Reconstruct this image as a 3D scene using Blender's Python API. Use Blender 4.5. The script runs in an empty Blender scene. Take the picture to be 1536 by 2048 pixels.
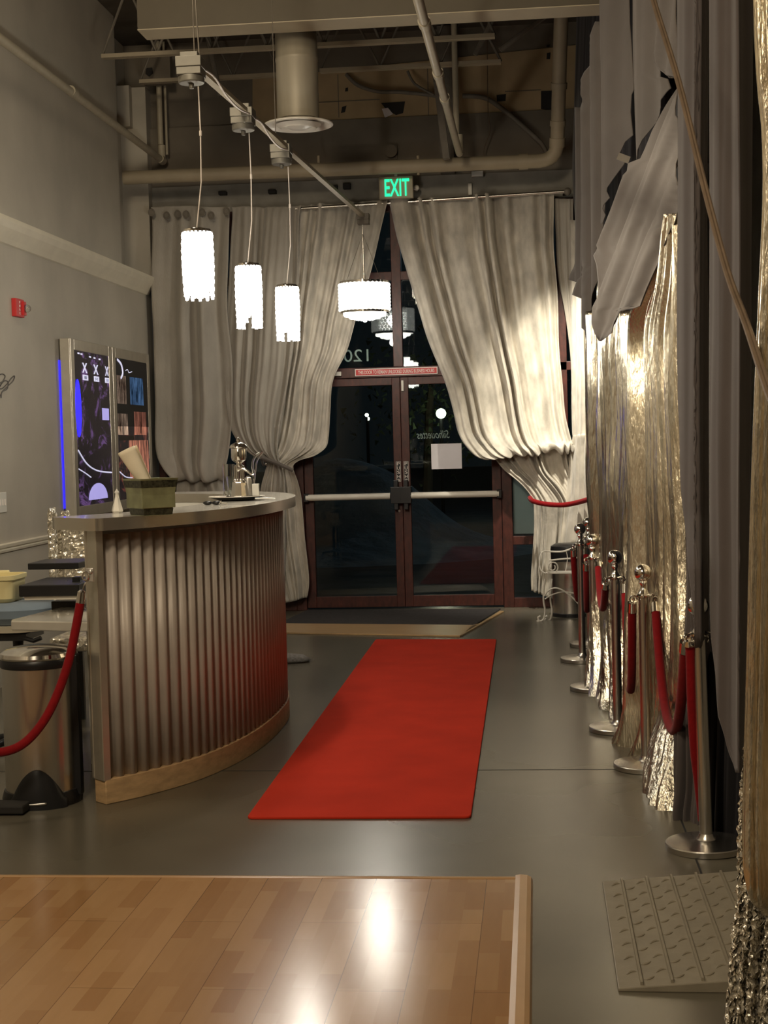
import bpy, math, random
from mathutils import Vector, Matrix, noise
random.seed(7)
S = bpy.context.scene
COL = S.collection
PI = math.pi

# ------------------------------------------------------------------ camera
FPX = 3000.0                                   # focal length in pixels of the 1536 x 2048 frame
cY = Vector((304, 151, -FPX)).normalized()     # the room's long axis, seen from the camera
cZ = Vector((-.026, 1, (-.026*304+151)/FPX)).normalized()
cX = cY.cross(cZ)
CM = Matrix((cX, cY, cZ))                      # camera axes -> world axes
EYE = Vector((0, 0, 1.6))
cam = bpy.data.cameras.new('camera')
cam.sensor_fit = 'AUTO'; cam.sensor_width = 36; cam.lens = FPX/2048*36
cam.clip_start = .05; cam.clip_end = 400
camo = bpy.data.objects.new('camera', cam); COL.objects.link(camo)
camo.matrix_world = Matrix.Translation(EYE) @ CM.to_4x4()
S.camera = camo
S.view_settings.view_transform = 'Standard'; S.view_settings.look = 'None'
S.view_settings.gamma = 1; S.view_settings.use_curve_mapping = False
S.view_settings.exposure = 0.0
S.cycles.use_denoising = True
S.cycles.max_bounces = 10; S.cycles.transparent_max_bounces = 24
S.cycles.sample_clamp_indirect = 4.0
S.cycles.caustics_reflective = False; S.cycles.caustics_refractive = False

def _d(px, py): return CM @ Vector((px-768, 1024-py, -FPX))
def PY(px, py, y): v = _d(px, py); return EYE + v*(y/v.y)
def PZ(px, py, z=0): v = _d(px, py); return EYE + v*((z-1.6)/v.z)
def PX(px, py, x): v = _d(px, py); return EYE + v*(x/v.x)

# ------------------------------------------------------------------ world and lights
W = bpy.data.worlds.new('night'); S.world = W; W.use_nodes = True
W.node_tree.nodes['Background'].inputs[0].default_value = (.30, .42, .50, 1)
W.node_tree.nodes['Background'].inputs[1].default_value = .012

def light(kind, name, loc, power, color=(1, .86, .66), size=.1, target=None, **k):
    l = bpy.data.lights.new(name, kind); l.energy = power; l.color = color
    if kind == 'AREA': l.size = size
    else: l.shadow_soft_size = size
    for a, b in k.items(): setattr(l, a, b)
    o = bpy.data.objects.new(name, l); COL.objects.link(o); o.location = loc
    if target is not None:
        o.rotation_euler = (Vector(target)-Vector(loc)).to_track_quat('-Z', 'Y').to_euler()
    return o
WARM = (1, .83, .60)
# unseen area lights, added overhead for the hall's warm general light
light('AREA', 'hall_fill', (-1.7, 1.2, 5.0), 140, WARM, .8, (-2.2, 7.5, 1.2))
light('AREA', 'hall_fill', (-2.0, -2.5, 4.8), 75, WARM, .9, (-1.0, 6, .8))
light('AREA', 'hall_fill', (-2.2, 6.5, 5.25), 46, WARM, .7, (-3.0, 8.5, 2))
# spotlight that washes the right corner
light('SPOT', 'corner_spotlight', (.20, 12.55, 3.6), 560, (1, .92, .76), .05, (.40, 13.8, 1.8), spot_size=1.15, spot_blend=1.0)
light('SPOT', 'curtain_fill_spot', (-1.4, 4.2, 5.0), 1050, (1, .88, .68), .06, (.85, 8.3, 1.45), spot_size=.40, spot_blend=.8)  # added spot out of view, brightens the silver drapes
# street light far outside
light('POINT', 'parking_light', (1.5, 30, 6), 110, (.75, .88, 1), .2)

# ------------------------------------------------------------------ materials
def mat(name, col, rough=.6, metal=0, spec=.5, var=0, vscale=6, vstretch=(1, 1, 1), bump=0, bscale=60, bstretch=(1, 1, 1),
        bdist=.01, sheen=0, emit=None, estr=0, trans=0, alpha=1, ior=1.45, rvar=0, bkind='NOISE', cols2=None, aniso=0, coat=0):
    m = bpy.data.materials.new(name); m.use_nodes = True
    nt = m.node_tree; N = nt.nodes; L = nt.links; b = N['Principled BSDF']
    b.inputs['Base Color'].default_value = (*col, 1); b.inputs['Roughness'].default_value = rough
    b.inputs['Metallic'].default_value = metal; b.inputs['Specular IOR Level'].default_value = spec
    b.inputs['Sheen Weight'].default_value = sheen; b.inputs['IOR'].default_value = ior
    b.inputs['Transmission Weight'].default_value = trans; b.inputs['Alpha'].default_value = alpha
    b.inputs['Coat Weight'].default_value = coat
    if emit: b.inputs['Emission Color'].default_value = (*emit, 1); b.inputs['Emission Strength'].default_value = estr
    tc = N.new('ShaderNodeTexCoord')
    def tex(scale, stretch, kind='NOISE', det=5):
        mp = N.new('ShaderNodeMapping'); mp.inputs['Scale'].default_value = stretch
        L.new(tc.outputs['Object'], mp.inputs[0])
        if kind == 'VORONOI':
            t = N.new('ShaderNodeTexVoronoi'); t.inputs['Scale'].default_value = scale
        else:
            t = N.new('ShaderNodeTexNoise'); t.inputs['Scale'].default_value = scale; t.inputs['Detail'].default_value = det
        L.new(mp.outputs[0], t.inputs['Vector']); return t
    if var:
        t = tex(vscale, vstretch); r = N.new('ShaderNodeValToRGB'); L.new(t.outputs['Fac'], r.inputs[0])
        r.color_ramp.elements[0].position = .3; r.color_ramp.elements[1].position = .72
        c2 = cols2 or col
        r.color_ramp.elements[0].color = (*[max(0, c*(1-var)) for c in col], 1)
        r.color_ramp.elements[1].color = (*[min(1, c*(1+var)) for c in c2], 1)
        L.new(r.outputs[0], b.inputs['Base Color'])
        if emit: L.new(r.outputs[0], b.inputs['Emission Color'])
        if rvar:
            q = N.new('ShaderNodeMapRange'); L.new(t.outputs['Fac'], q.inputs[0])
            q.inputs['From Min'].default_value = .3; q.inputs['From Max'].default_value = .7
            q.inputs['To Min'].default_value = rough-rvar; q.inputs['To Max'].default_value = rough+rvar
            L.new(q.outputs[0], b.inputs['Roughness'])
    if bump:
        t = tex(bscale, bstretch, bkind, 4); u = N.new('ShaderNodeBump'); u.inputs['Strength'].default_value = bump
        u.inputs['Distance'].default_value = bdist
        L.new(t.outputs['Distance' if bkind == 'VORONOI' else 'Fac'], u.inputs['Height']); L.new(u.outputs[0], b.inputs['Normal'])
    return m

M = {}
M['plaster'] = mat('plaster', (.46, .42, .345), .62, var=.11, vscale=2.2, vstretch=(1, .8, .8), bump=.06, bscale=20, bdist=.01)
M['plaster_dark'] = mat('plaster_dark', (.30, .28, .24), .75, var=.2, vscale=4, bump=.1, bscale=25)
M['cream_trim'] = mat('cream_trim', (.72, .66, .52), .45, var=.06)
M['concrete'] = None
M['ceiling'] = mat('ceiling', (.10, .082, .06), .85, var=.25, vscale=2)
M['drywall'] = mat('drywall', (.42, .31, .175), .85, var=.18, vscale=2.5)
M['drab'] = mat('drab', (.17, .145, .11), .8, var=.15, vscale=3)
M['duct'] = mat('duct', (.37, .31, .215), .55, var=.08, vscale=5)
M['duct_beam_shaded'] = mat('duct_beam_shaded', (.115, .096, .065), .6, var=.06, vscale=5)  # duct body, its shaded look put into a darker colour
M['duct_under_lit'] = mat('duct_underside_lit', (.50, .43, .30), .5, var=.05, vscale=5)  # paler copy: lamp light from below put into the underside colour
M['duct_shade'] = mat('duct_grey', (.40, .36, .28), .5, .2, var=.1, vscale=5, vstretch=(3, 3, .3))
M['pipe'] = mat('pipe', (.42, .37, .27), .45, var=.08, vscale=10)
M['steel_dark'] = mat('steel_dark', (.16, .14, .11), .6, var=.2, vscale=9)
M['white_metal'] = mat('white_metal', (.78, .74, .65), .35, var=.03)
M['galv'] = mat('galvanised', (.22, .21, .18), .5, .5, var=.1, vscale=10)
M['zinc'] = mat('zinc', (.62, .60, .56), .38, .85, var=.12, vscale=8)
M['chrome'] = mat('chrome', (.80, .77, .72), .10, 1)
M['steel'] = mat('brushed_steel', (.62, .59, .54), .27, 1, var=.06, vscale=12, vstretch=(1, 1, .05), bump=.05, bscale=90, bstretch=(1, 1, .02))
M['alu'] = mat('aluminium', (.62, .58, .49), .34, .8, var=.06, vscale=12)
M['corrugated'] = mat('corrugated', (.48, .425, .37), .45, .12, var=.13, vscale=7, vstretch=(1, 1, .6), bump=.05, bscale=120)
M['counter'] = mat('counter_top', (.58, .55, .48), .22, .25, var=.04, vscale=20, coat=.3)
M['counter_edge'] = mat('counter_edge', (.66, .61, .52), .22, .9, var=.03)
M['plinth'] = mat('plinth_wood', (.56, .37, .19), .6, var=.18, vscale=14, vstretch=(1, 1, 3), bump=.1, bscale=60)
M['oak_trim'] = mat('oak_edge', (.46, .28, .135), .3, var=.05, vscale=6)
M['oak'] = mat('oak_strip', (.52, .34, .17), .32, var=.14, vscale=10, vstretch=(.3, 6, 4))
M['black'] = mat('black_plastic', (.012, .012, .013), .35)
M['black_matt'] = mat('black_matt', (.02, .018, .016), .8)
M['white'] = mat('white_plastic', (.75, .73, .66), .4)
M['paper'] = mat('paper', (.80, .77, .80), .7, var=.03)
M['napkin'] = mat('napkin', (.78, .70, .54), .75, var=.06, vscale=14)
M['frame_red'] = mat('painted_frame', (.062, .0145, .0095), .45, var=.4, vscale=30, vstretch=(1, 1, .4), bump=.06, bscale=60)
M['red_sign'] = mat('red_sign', (.55, .03, .03), .45)
M['sign_white'] = mat('sign_white', (.85, .78, .72), .5)
M['carpet'] = mat('carpet_red', (.56, .037, .016), .95, spec=.2, var=.10, vscale=3, vstretch=(1, 1, 1), bump=.5, bscale=420, bdist=.006)
M['mat'] = mat('entry_mat', (.045, .04, .04), .95, var=.25, vscale=40, bump=.5, bscale=200)
M['velvet_red'] = mat('velvet_red', (.22, .0035, .006), .8, spec=.2, sheen=.08, var=.12, vscale=40, bump=.2, bscale=250)
M['curtain'] = mat('curtain_velvet', (.50, .46, .39), .70, sheen=.35, var=.26, vscale=9, vstretch=(1.2, 1.2, .6), bump=.45, bscale=26, bstretch=(1.5, 1.5, .8), bdist=.008)
M['curtain_grey'] = mat('curtain_grey', (.37, .34, .29), .72, sheen=.3, var=.12, vscale=5, vstretch=(1, 1, .6), bump=.25, bscale=45, bstretch=(1.6, 1.6, .6))
M['drape_grey'] = mat('drape_grey', (.130, .112, .098), .8, sheen=.2, var=.08, vscale=6, bump=.25, bscale=240, bdist=.003)
M['drape_velour'] = mat('drape_velour', (.088, .073, .070), .8, sheen=.16, var=.08, vscale=6, bump=.2, bscale=240, bdist=.003)
M['drape_dark'] = mat('drape_black', (.012, .011, .014), .85, sheen=.1)
M['lame'] = mat('silver_lame', (.84, .78, .64), .22, 1, var=.1, vscale=9, vstretch=(1, 1, .3), bump=.9, bscale=22, bstretch=(2.4, 2.4, .28), bdist=.012)
M['lame_dull'] = mat('champagne_lame', (.78, .70, .54), .27, .95, var=.12, vscale=7, vstretch=(1, 1, .3), bump=.7, bscale=30, bstretch=(2.4, 2.4, .4), bdist=.01)
M['foil'] = mat('crinkled_foil', (.86, .80, .67), .3, .6, bump=1, bscale=55, bdist=.02, bkind='VORONOI')
M['foil_soft'] = mat('foil_cover', (.80, .74, .62), .25, .8, bump=.8, bscale=26, bdist=.02, bkind='VORONOI')
M['glass_clear'] = mat('clear_glass', (.95, .97, .95), .03, trans=1, ior=1.45)
M['iron_white'] = mat('white_iron', (.78, .74, .66), .4)
M['ramp'] = mat('ramp_rubber', (.25, .218, .16), .5, var=.1, vscale=12, bump=.15, bscale=150, bdist=.003)
M['blue_pad'] = mat('blue_cushion', (.17, .22, .27), .8, var=.08, vscale=9, sheen=.2)
M['yellow'] = mat('yellow_tub', (.78, .68, .36), .35)
M['fur'] = mat('grey_fur', (.26, .24, .22), .95, var=.3, vscale=60)
M['snow'] = mat('snow', (.34, .40, .46), .9, var=.3, vscale=2, bump=.5, bscale=4, bdist=.2)
M['asphalt'] = mat('asphalt', (.06, .062, .065), .8, var=.3, vscale=3)
M['leaf'] = mat('leaf', (.035, .05, .02), .8, var=.3, vscale=3)
M['bark'] = mat('bark', (.06, .045, .03), .9)
M['planter'] = mat('planter_green', (.30, .31, .17), .35, .35, var=.35, vscale=9)
M['planter_band'] = mat('planter_band', (.05, .05, .03), .5, .3, var=.8, vscale=70)
M['glint'] = mat('crystal', (.9, .88, .82), .05, .2, spec=1)
M['blue_led_glow'] = mat('blue_led_glow', (.02, .02, .5), .4, emit=(.015, .01, 1), estr=2.6)
M['exit_green'] = mat('exit_green', (.02, .5, .2), .4, emit=(.0, 1, .42), estr=1.25)
M['lamp_glow'] = mat('street_lamp_glow', (1, 1, .8), .4, emit=(1, 1, .66), estr=14)
M['decal'] = mat('decal_grey', (.12, .11, .10), .6)
M['cord_tan'] = mat('tan_cord', (.15, .105, .068), .55, var=.15, vscale=20)
M['tread'] = M['ramp']

def crystal_mat(name, strength, tr):
    m = bpy.data.materials.new(name); m.use_nodes = True; nt = m.node_tree; N = nt.nodes; L = nt.links
    N.clear(); o = N.new('ShaderNodeOutputMaterial'); mx = N.new('ShaderNodeMixShader'); t = N.new('ShaderNodeBsdfTransparent')
    mx2 = N.new('ShaderNodeMixShader'); g = N.new('ShaderNodeBsdfGlossy'); g.inputs[1].default_value = .1
    e = N.new('ShaderNodeEmission'); e.inputs[0].default_value = (1, .95, .84, 1); e.inputs[1].default_value = strength
    mx2.inputs[0].default_value = .75; L.new(g.outputs[0], mx2.inputs[1]); L.new(e.outputs[0], mx2.inputs[2])
    mx.inputs[0].default_value = 1-tr; L.new(t.outputs[0], mx.inputs[1]); L.new(mx2.outputs[0], mx.inputs[2]); L.new(mx.outputs[0], o.inputs[0])
    return m
M['crystal_lit'] = crystal_mat('crystal_lit', 34, .45)
M['crystal_soft'] = crystal_mat('crystal_soft', 2.2, .45)

def pane_mat(name, tint, ior=1.5, add=0):
    m = bpy.data.materials.new(name); m.use_nodes = True; nt = m.node_tree; N = nt.nodes; L = nt.links
    N.clear(); o = N.new('ShaderNodeOutputMaterial'); mx = N.new('ShaderNodeMixShader'); t = N.new('ShaderNodeBsdfTransparent')
    t.inputs[0].default_value = (*tint, 1); g = N.new('ShaderNodeBsdfGlossy'); g.inputs[1].default_value = .015
    fr = N.new('ShaderNodeFresnel'); fr.inputs[0].default_value = ior
    L.new(fr.outputs[0], mx.inputs[0]); L.new(t.outputs[0], mx.inputs[1]); L.new(g.outputs[0], mx.inputs[2]); L.new(mx.outputs[0], o.inputs[0])
    return m
M['pane'] = pane_mat('window_glass', (.80, .88, .88), 1.45)

def floor_mat():
    m = bpy.data.materials.new('polished_concrete'); m.use_nodes = True; nt = m.node_tree; N = nt.nodes; L = nt.links; b = N['Principled BSDF']
    tc = N.new('ShaderNodeTexCoord')
    n1 = N.new('ShaderNodeTexNoise'); n1.inputs['Scale'].default_value = .9; n1.inputs['Detail'].default_value = 2.5; n1.inputs['Roughness'].default_value = .45
    L.new(tc.outputs['Object'], n1.inputs['Vector'])
    r = N.new('ShaderNodeValToRGB'); L.new(n1.outputs['Fac'], r.inputs[0])
    r.color_ramp.interpolation = 'EASE'; r.color_ramp.elements[0].position = .15; r.color_ramp.elements[0].color = (.085, .076, .055, 1)
    r.color_ramp.elements[1].position = .85; r.color_ramp.elements[1].color = (.165, .146, .108, 1)
    L.new(r.outputs[0], b.inputs['Base Color'])
    b.inputs['Roughness'].default_value = .27
    b.inputs['Specular IOR Level'].default_value = .5
    n2 = N.new('ShaderNodeTexNoise'); n2.inputs['Scale'].default_value = 30; L.new(tc.outputs['Object'], n2.inputs['Vector'])
    bu = N.new('ShaderNodeBump'); bu.inputs['Strength'].default_value = .015; bu.inputs['Distance'].default_value = .002; L.new(n2.outputs['Fac'], bu.inputs['Height'])
    return m
M['concrete'] = floor_mat()

def parquet_mat():
    m = bpy.data.materials.new('beech_parquet'); m.use_nodes = True; nt = m.node_tree; N = nt.nodes; L = nt.links; b = N['Principled BSDF']
    tc = N.new('ShaderNodeTexCoord'); mp = N.new('ShaderNodeMapping'); mp.inputs['Rotation'].default_value = (0, 0, PI/2)
    L.new(tc.outputs['Object'], mp.inputs[0])
    def brick(w, h, mortar, off, freq=2):
        t = N.new('ShaderNodeTexBrick'); t.offset = off; t.offset_frequency = freq; t.inputs['Scale'].default_value = 1
        t.inputs['Brick Width'].default_value = w; t.inputs['Row Height'].default_value = h; t.inputs['Mortar Size'].default_value = mortar
        t.inputs['Mortar Smooth'].default_value = 0; t.inputs['Bias'].default_value = 0
        L.new(mp.outputs[0], t.inputs['Vector']); return t
    a = brick(.31, .0663, 0.0, .37); a.inputs['Color1'].default_value = (.37, .19, .072, 1); a.inputs['Color2'].default_value = (.50, .295, .135, 1)
    c = brick(1.22, .199, .0012, .5); c.inputs['Color1'].default_value = (1, 1, 1, 1); c.inputs['Color2'].default_value = (.88, .86, .82, 1); c.inputs['Mortar'].default_value = (.42, .36, .3, 1)
    mx = N.new('ShaderNodeMix'); mx.data_type = 'RGBA'; mx.blend_type = 'MULTIPLY'; mx.inputs[0].default_value = 1
    L.new(a.outputs['Color'], mx.inputs[6]); L.new(c.outputs['Color'], mx.inputs[7])
    mp2 = N.new('ShaderNodeMapping'); mp2.inputs['Scale'].default_value = (14, 1.6, 1); L.new(tc.outputs['Object'], mp2.inputs[0])
    n = N.new('ShaderNodeTexNoise'); n.inputs['Scale'].default_value = 3; n.inputs['Detail'].default_value = 6; L.new(mp2.outputs[0], n.inputs['Vector'])
    r = N.new('ShaderNodeValToRGB'); L.new(n.outputs['Fac'], r.inputs[0]); r.color_ramp.elements[0].color = (.86, .84, .8, 1); r.color_ramp.elements[1].color = (1.0, 1, 1, 1)
    mx2 = N.new('ShaderNodeMix'); mx2.data_type = 'RGBA'; mx2.blend_type = 'MULTIPLY'; mx2.inputs[0].default_value = 1
    L.new(mx.outputs[2], mx2.inputs[6]); L.new(r.outputs[0], mx2.inputs[7]); L.new(mx2.outputs[2], b.inputs['Base Color'])
    b.inputs['Roughness'].default_value = .19
    return m
M['parquet'] = parquet_mat()

def poster_mat(name, seed, tintA, tintB):
    m = bpy.data.materials.new(name); m.use_nodes = True; nt = m.node_tree; N = nt.nodes; L = nt.links; b = N['Principled BSDF']
    tc = N.new('ShaderNodeTexCoord'); mp = N.new('ShaderNodeMapping'); mp.inputs['Location'].default_value = (seed, seed*2, seed)
    mp.inputs['Scale'].default_value = (1, 1.3, 1.7); L.new(tc.outputs['Object'], mp.inputs[0])
    n = N.new('ShaderNodeTexNoise'); n.inputs['Scale'].default_value = 2.2; n.inputs['Detail'].default_value = 9; n.inputs['Roughness'].default_value = .75
    n.inputs['Distortion'].default_value = 1.4; L.new(mp.outputs[0], n.inputs['Vector'])
    r = N.new('ShaderNodeValToRGB'); L.new(n.outputs['Fac'], r.inputs[0]); e = r.color_ramp.elements
    e[0].position = .53; e[0].color = (.004, .003, .006, 1); e[1].position = .61; e[1].color = (*tintA, 1)
    k = e.new(.68); k.color = (.006, .004, .008, 1); k = e.new(.735); k.color = (*tintB, 1); k = e.new(.76); k.color = (.01, .008, .01, 1)
    L.new(r.outputs[0], b.inputs['Base Color']); L.new(r.outputs[0], b.inputs['Emission Color']); b.inputs['Emission Strength'].default_value = .9
    b.inputs['Roughness'].default_value = .25
    return m
M['poster_a'] = poster_mat('poster_print_purple', 3.1, (.10, .05, .16), (.50, .40, .55))
M['poster_b'] = poster_mat('poster_print_red', 7.7, (.16, .04, .03), (.45, .35, .32))
M['print_white'] = mat('print_white', (.7, .7, .8), .5, emit=(.62, .62, .85), estr=.8)
M['print_blue'] = mat('print_blue', (.004, .01, .025), .5, emit=(1, 1, 1), estr=.5, var=.3, cols2=(.16, .32, .62), vscale=9, vstretch=(1, 1.5, .8))
M['print_peach'] = mat('print_peach', (.06, .02, .01), .5, emit=(1, 1, 1), estr=.6, var=.3, cols2=(.85, .55, .40), vscale=9, vstretch=(1, 2, .8))
M['print_lilac'] = mat('print_lilac', (.45, .42, .75), .5, emit=(.36, .33, .75), estr=.8)
M['print_red'] = mat('print_red', (.01, .004, .003), .5, emit=(1, 1, 1), estr=.5, var=.3, cols2=(.62, .24, .16), vscale=12, vstretch=(1, 2.4, .5))

# ------------------------------------------------------------------ mesh helpers
ORG = {}
def org(parent): return ORG.get(parent.name, Vector((0, 0, 0))) if parent else Vector((0, 0, 0))

def thing(name, label, cat, loc=(0, 0, 0), group=None):
    o = bpy.data.objects.new(name, None); COL.objects.link(o); o.location = loc; o.empty_display_size = .1
    o['label'] = label; o['category'] = cat
    if group: o['group'] = group
    ORG[o.name] = Vector(loc); return o

def tag(o, label, cat, group=None, kind=None):
    o['label'] = label; o['category'] = cat
    if group: o['group'] = group
    if kind: o['kind'] = kind
    return o

def struct(o, label=None):
    o['kind'] = 'structure'
    if label: o['label'] = label
    return o

class MB:
    def __init__(s): s.v = []; s.f = []; s.m = []; s.sm = []
    def add(s, vs, fs, mi=0, smooth=True):
        k = len(s.v); s.v += [tuple(p) for p in vs]
        for f in fs: s.f.append([i+k for i in f]); s.m.append(mi); s.sm.append(smooth)
        return s
    def box(s, a, b, mi=0, rot=None):
        x0, x1 = sorted((a[0], b[0])); y0, y1 = sorted((a[1], b[1])); z0, z1 = sorted((a[2], b[2]))
        vs = [Vector((x, y, z)) for z in (z0, z1) for y in (y0, y1) for x in (x0, x1)]
        if rot:
            c = sum(vs, Vector())/8; R = Matrix.Rotation(rot[0], 3, rot[1]); vs = [c+R@(v-c) for v in vs]
        return s.add(vs, [(0, 2, 3, 1), (4, 5, 7, 6), (0, 1, 5, 4), (2, 6, 7, 3), (0, 4, 6, 2), (1, 3, 7, 5)], mi, False)
    def prism(s, poly, vec, mi=0, smooth=False):
        n = len(poly); vec = Vector(vec); p0 = [Vector(p) for p in poly]; p1 = [p+vec for p in p0]
        fs = [tuple(range(n))[::-1], tuple(range(n, 2*n))] + [(i, (i+1) % n, n+(i+1) % n, n+i) for i in range(n)]
        return s.add(p0+p1, fs, mi, smooth)
    def tube(s, pts, r, seg=10, mi=0, caps=True, closed=False):
        pts = [Vector(p) for p in pts]; n = len(pts); rr = r if isinstance(r, (list, tuple)) else [r]*n
        vs = []; up = None
        for i, p in enumerate(pts):
            if closed: t = pts[(i+1) % n]-pts[i-1]
            else: t = pts[min(i+1, n-1)]-pts[max(i-1, 0)]
            if t.length < 1e-9: t = Vector((0, 0, 1))
            t.normalize()
            if up is None: up = Vector((0, 0, 1)) if abs(t.z) < .9 else Vector((1, 0, 0))
            up = (up-t*up.dot(t)); up.normalize(); sd = t.cross(up)
            for k in range(seg):
                a = 2*PI*k/seg; vs.append(p+(up*math.cos(a)+sd*math.sin(a))*rr[i])
        fs = []
        for i in range(n if closed else n-1):
            j = (i+1) % n
            for k in range(seg): fs.append((i*seg+k, i*seg+(k+1) % seg, j*seg+(k+1) % seg, j*seg+k))
        if caps and not closed: fs += [tuple(range(seg)), tuple(range((n-1)*seg, n*seg))[::-1]]
        return s.add(vs, fs, mi)
    def lathe(s, prof, c=(0, 0, 0), seg=32, mi=0, axis='Z', ang=0, sx=1, sy=1):
        vs = []; c = Vector(c)
        for r, z in prof:
            for k in range(seg):
                a = 2*PI*k/seg+ang; p = Vector((r*math.cos(a)*sx, r*math.sin(a)*sy, z))
                if axis == 'Y': p = Vector((p.x, p.z, p.y))
                if axis == 'X': p = Vector((p.z, p.x, p.y))
                vs.append(c+p)
        fs = []
        for i in range(len(prof)-1):
            for k in range(seg): fs.append((i*seg+k, i*seg+(k+1) % seg, (i+1)*seg+(k+1) % seg, (i+1)*seg+k))
        fs += [tuple(range(seg))[::-1], tuple(range((len(prof)-1)*seg, len(prof)*seg))]
        return s.add(vs, fs, mi)
    def ball(s, c, r, mi=0, seg=20, sc=(1, 1, 1)):
        n = seg//2; prof = [(max(1e-4, r*math.sin(PI*i/n)), -r*math.cos(PI*i/n)*sc[2]) for i in range(n+1)]
        return s.lathe(prof, c, seg, mi, sx=sc[0], sy=sc[1])
    def build(s, name, m, parent=None, base=False, bevel=0, auto=40, solid=0):
        ms = m if isinstance(m, (list, tuple)) else [m]
        o0 = org(parent)
        if base and not parent:
            xs = [p[0] for p in s.v]; ys = [p[1] for p in s.v]; zs = [p[2] for p in s.v]
            o0 = Vector(((min(xs)+max(xs))/2, (min(ys)+max(ys))/2, min(zs)))
        me = bpy.data.meshes.new(name); me.from_pydata([(p[0]-o0.x, p[1]-o0.y, p[2]-o0.z) for p in s.v], [], s.f)
        for k in ms: me.materials.append(M[k] if isinstance(k, str) else k)
        me.polygons.foreach_set('material_index', s.m); me.polygons.foreach_set('use_smooth', s.sm)
        me.validate(); me.update()
        o = bpy.data.objects.new(name, me); COL.objects.link(o)
        if parent: o.parent = parent; ORG[o.name] = o0
        elif base: o.location = o0; ORG[o.name] = o0
        if bevel:
            b = o.modifiers.new('bevel', 'BEVEL'); b.width = bevel; b.segments = 2; b.limit_method = 'ANGLE'
        if solid:
            b = o.modifiers.new('thickness', 'SOLIDIFY'); b.thickness = solid; b.offset = 0
        if auto and any(s.sm):
            try: me.set_sharp_from_angle(angle=math.radians(auto))
            except Exception: pass
        return o

def catmull(pts, n, closed=False):
    P = [Vector(p) for p in pts]; out = []; N_ = len(P); segs = N_ if closed else N_-1
    for i in range(segs):
        if closed: a, b, c, d = P[i-1], P[i], P[(i+1) % N_], P[(i+2) % N_]
        else: a, b, c, d = P[max(i-1, 0)], P[i], P[i+1], P[min(i+2, N_-1)]
        for k in range(n):
            t = k/n; out.append(.5*((2*b)+(c-a)*t+(2*a-5*b+4*c-d)*t*t+(-a+3*b-3*c+d)*t**3))
    if not closed: out.append(P[-1])
    return out

def lerp(a, b, t): return a+(b-a)*t

def text(name, s, mt, parent, center, right, up, width, height, depth=.003, shear=0, mirror=False, bold=0):
    cu = bpy.data.curves.new(name, 'FONT'); cu.body = s; cu.extrude = .02; cu.shear = shear; cu.offset = bold; cu.resolution_u = 3
    tmp = bpy.data.objects.new(name, cu); me = bpy.data.meshes.new_from_object(tmp); bpy.data.objects.remove(tmp)
    xs = [v.co.x for v in me.vertices]; ys = [v.co.y for v in me.vertices]
    cx = (min(xs)+max(xs))/2; cy = (min(ys)+max(ys))/2; w = max(xs)-min(xs); h = max(ys)-min(ys)
    right = Vector(right).normalized(); up = Vector(up).normalized(); nn = right.cross(up); o0 = org(parent); c = Vector(center)
    for v in me.vertices:
        x = (v.co.x-cx)/w*width*(-1 if mirror else 1); y = (v.co.y-cy)/h*height; z = v.co.z/.02*depth
        v.co = c+right*x+up*y+nn*z-o0
    me.materials.append(M[mt]); me.name = name
    o = bpy.data.objects.new(name, me); COL.objects.link(o)
    if parent: o.parent = parent
    return o

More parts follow.
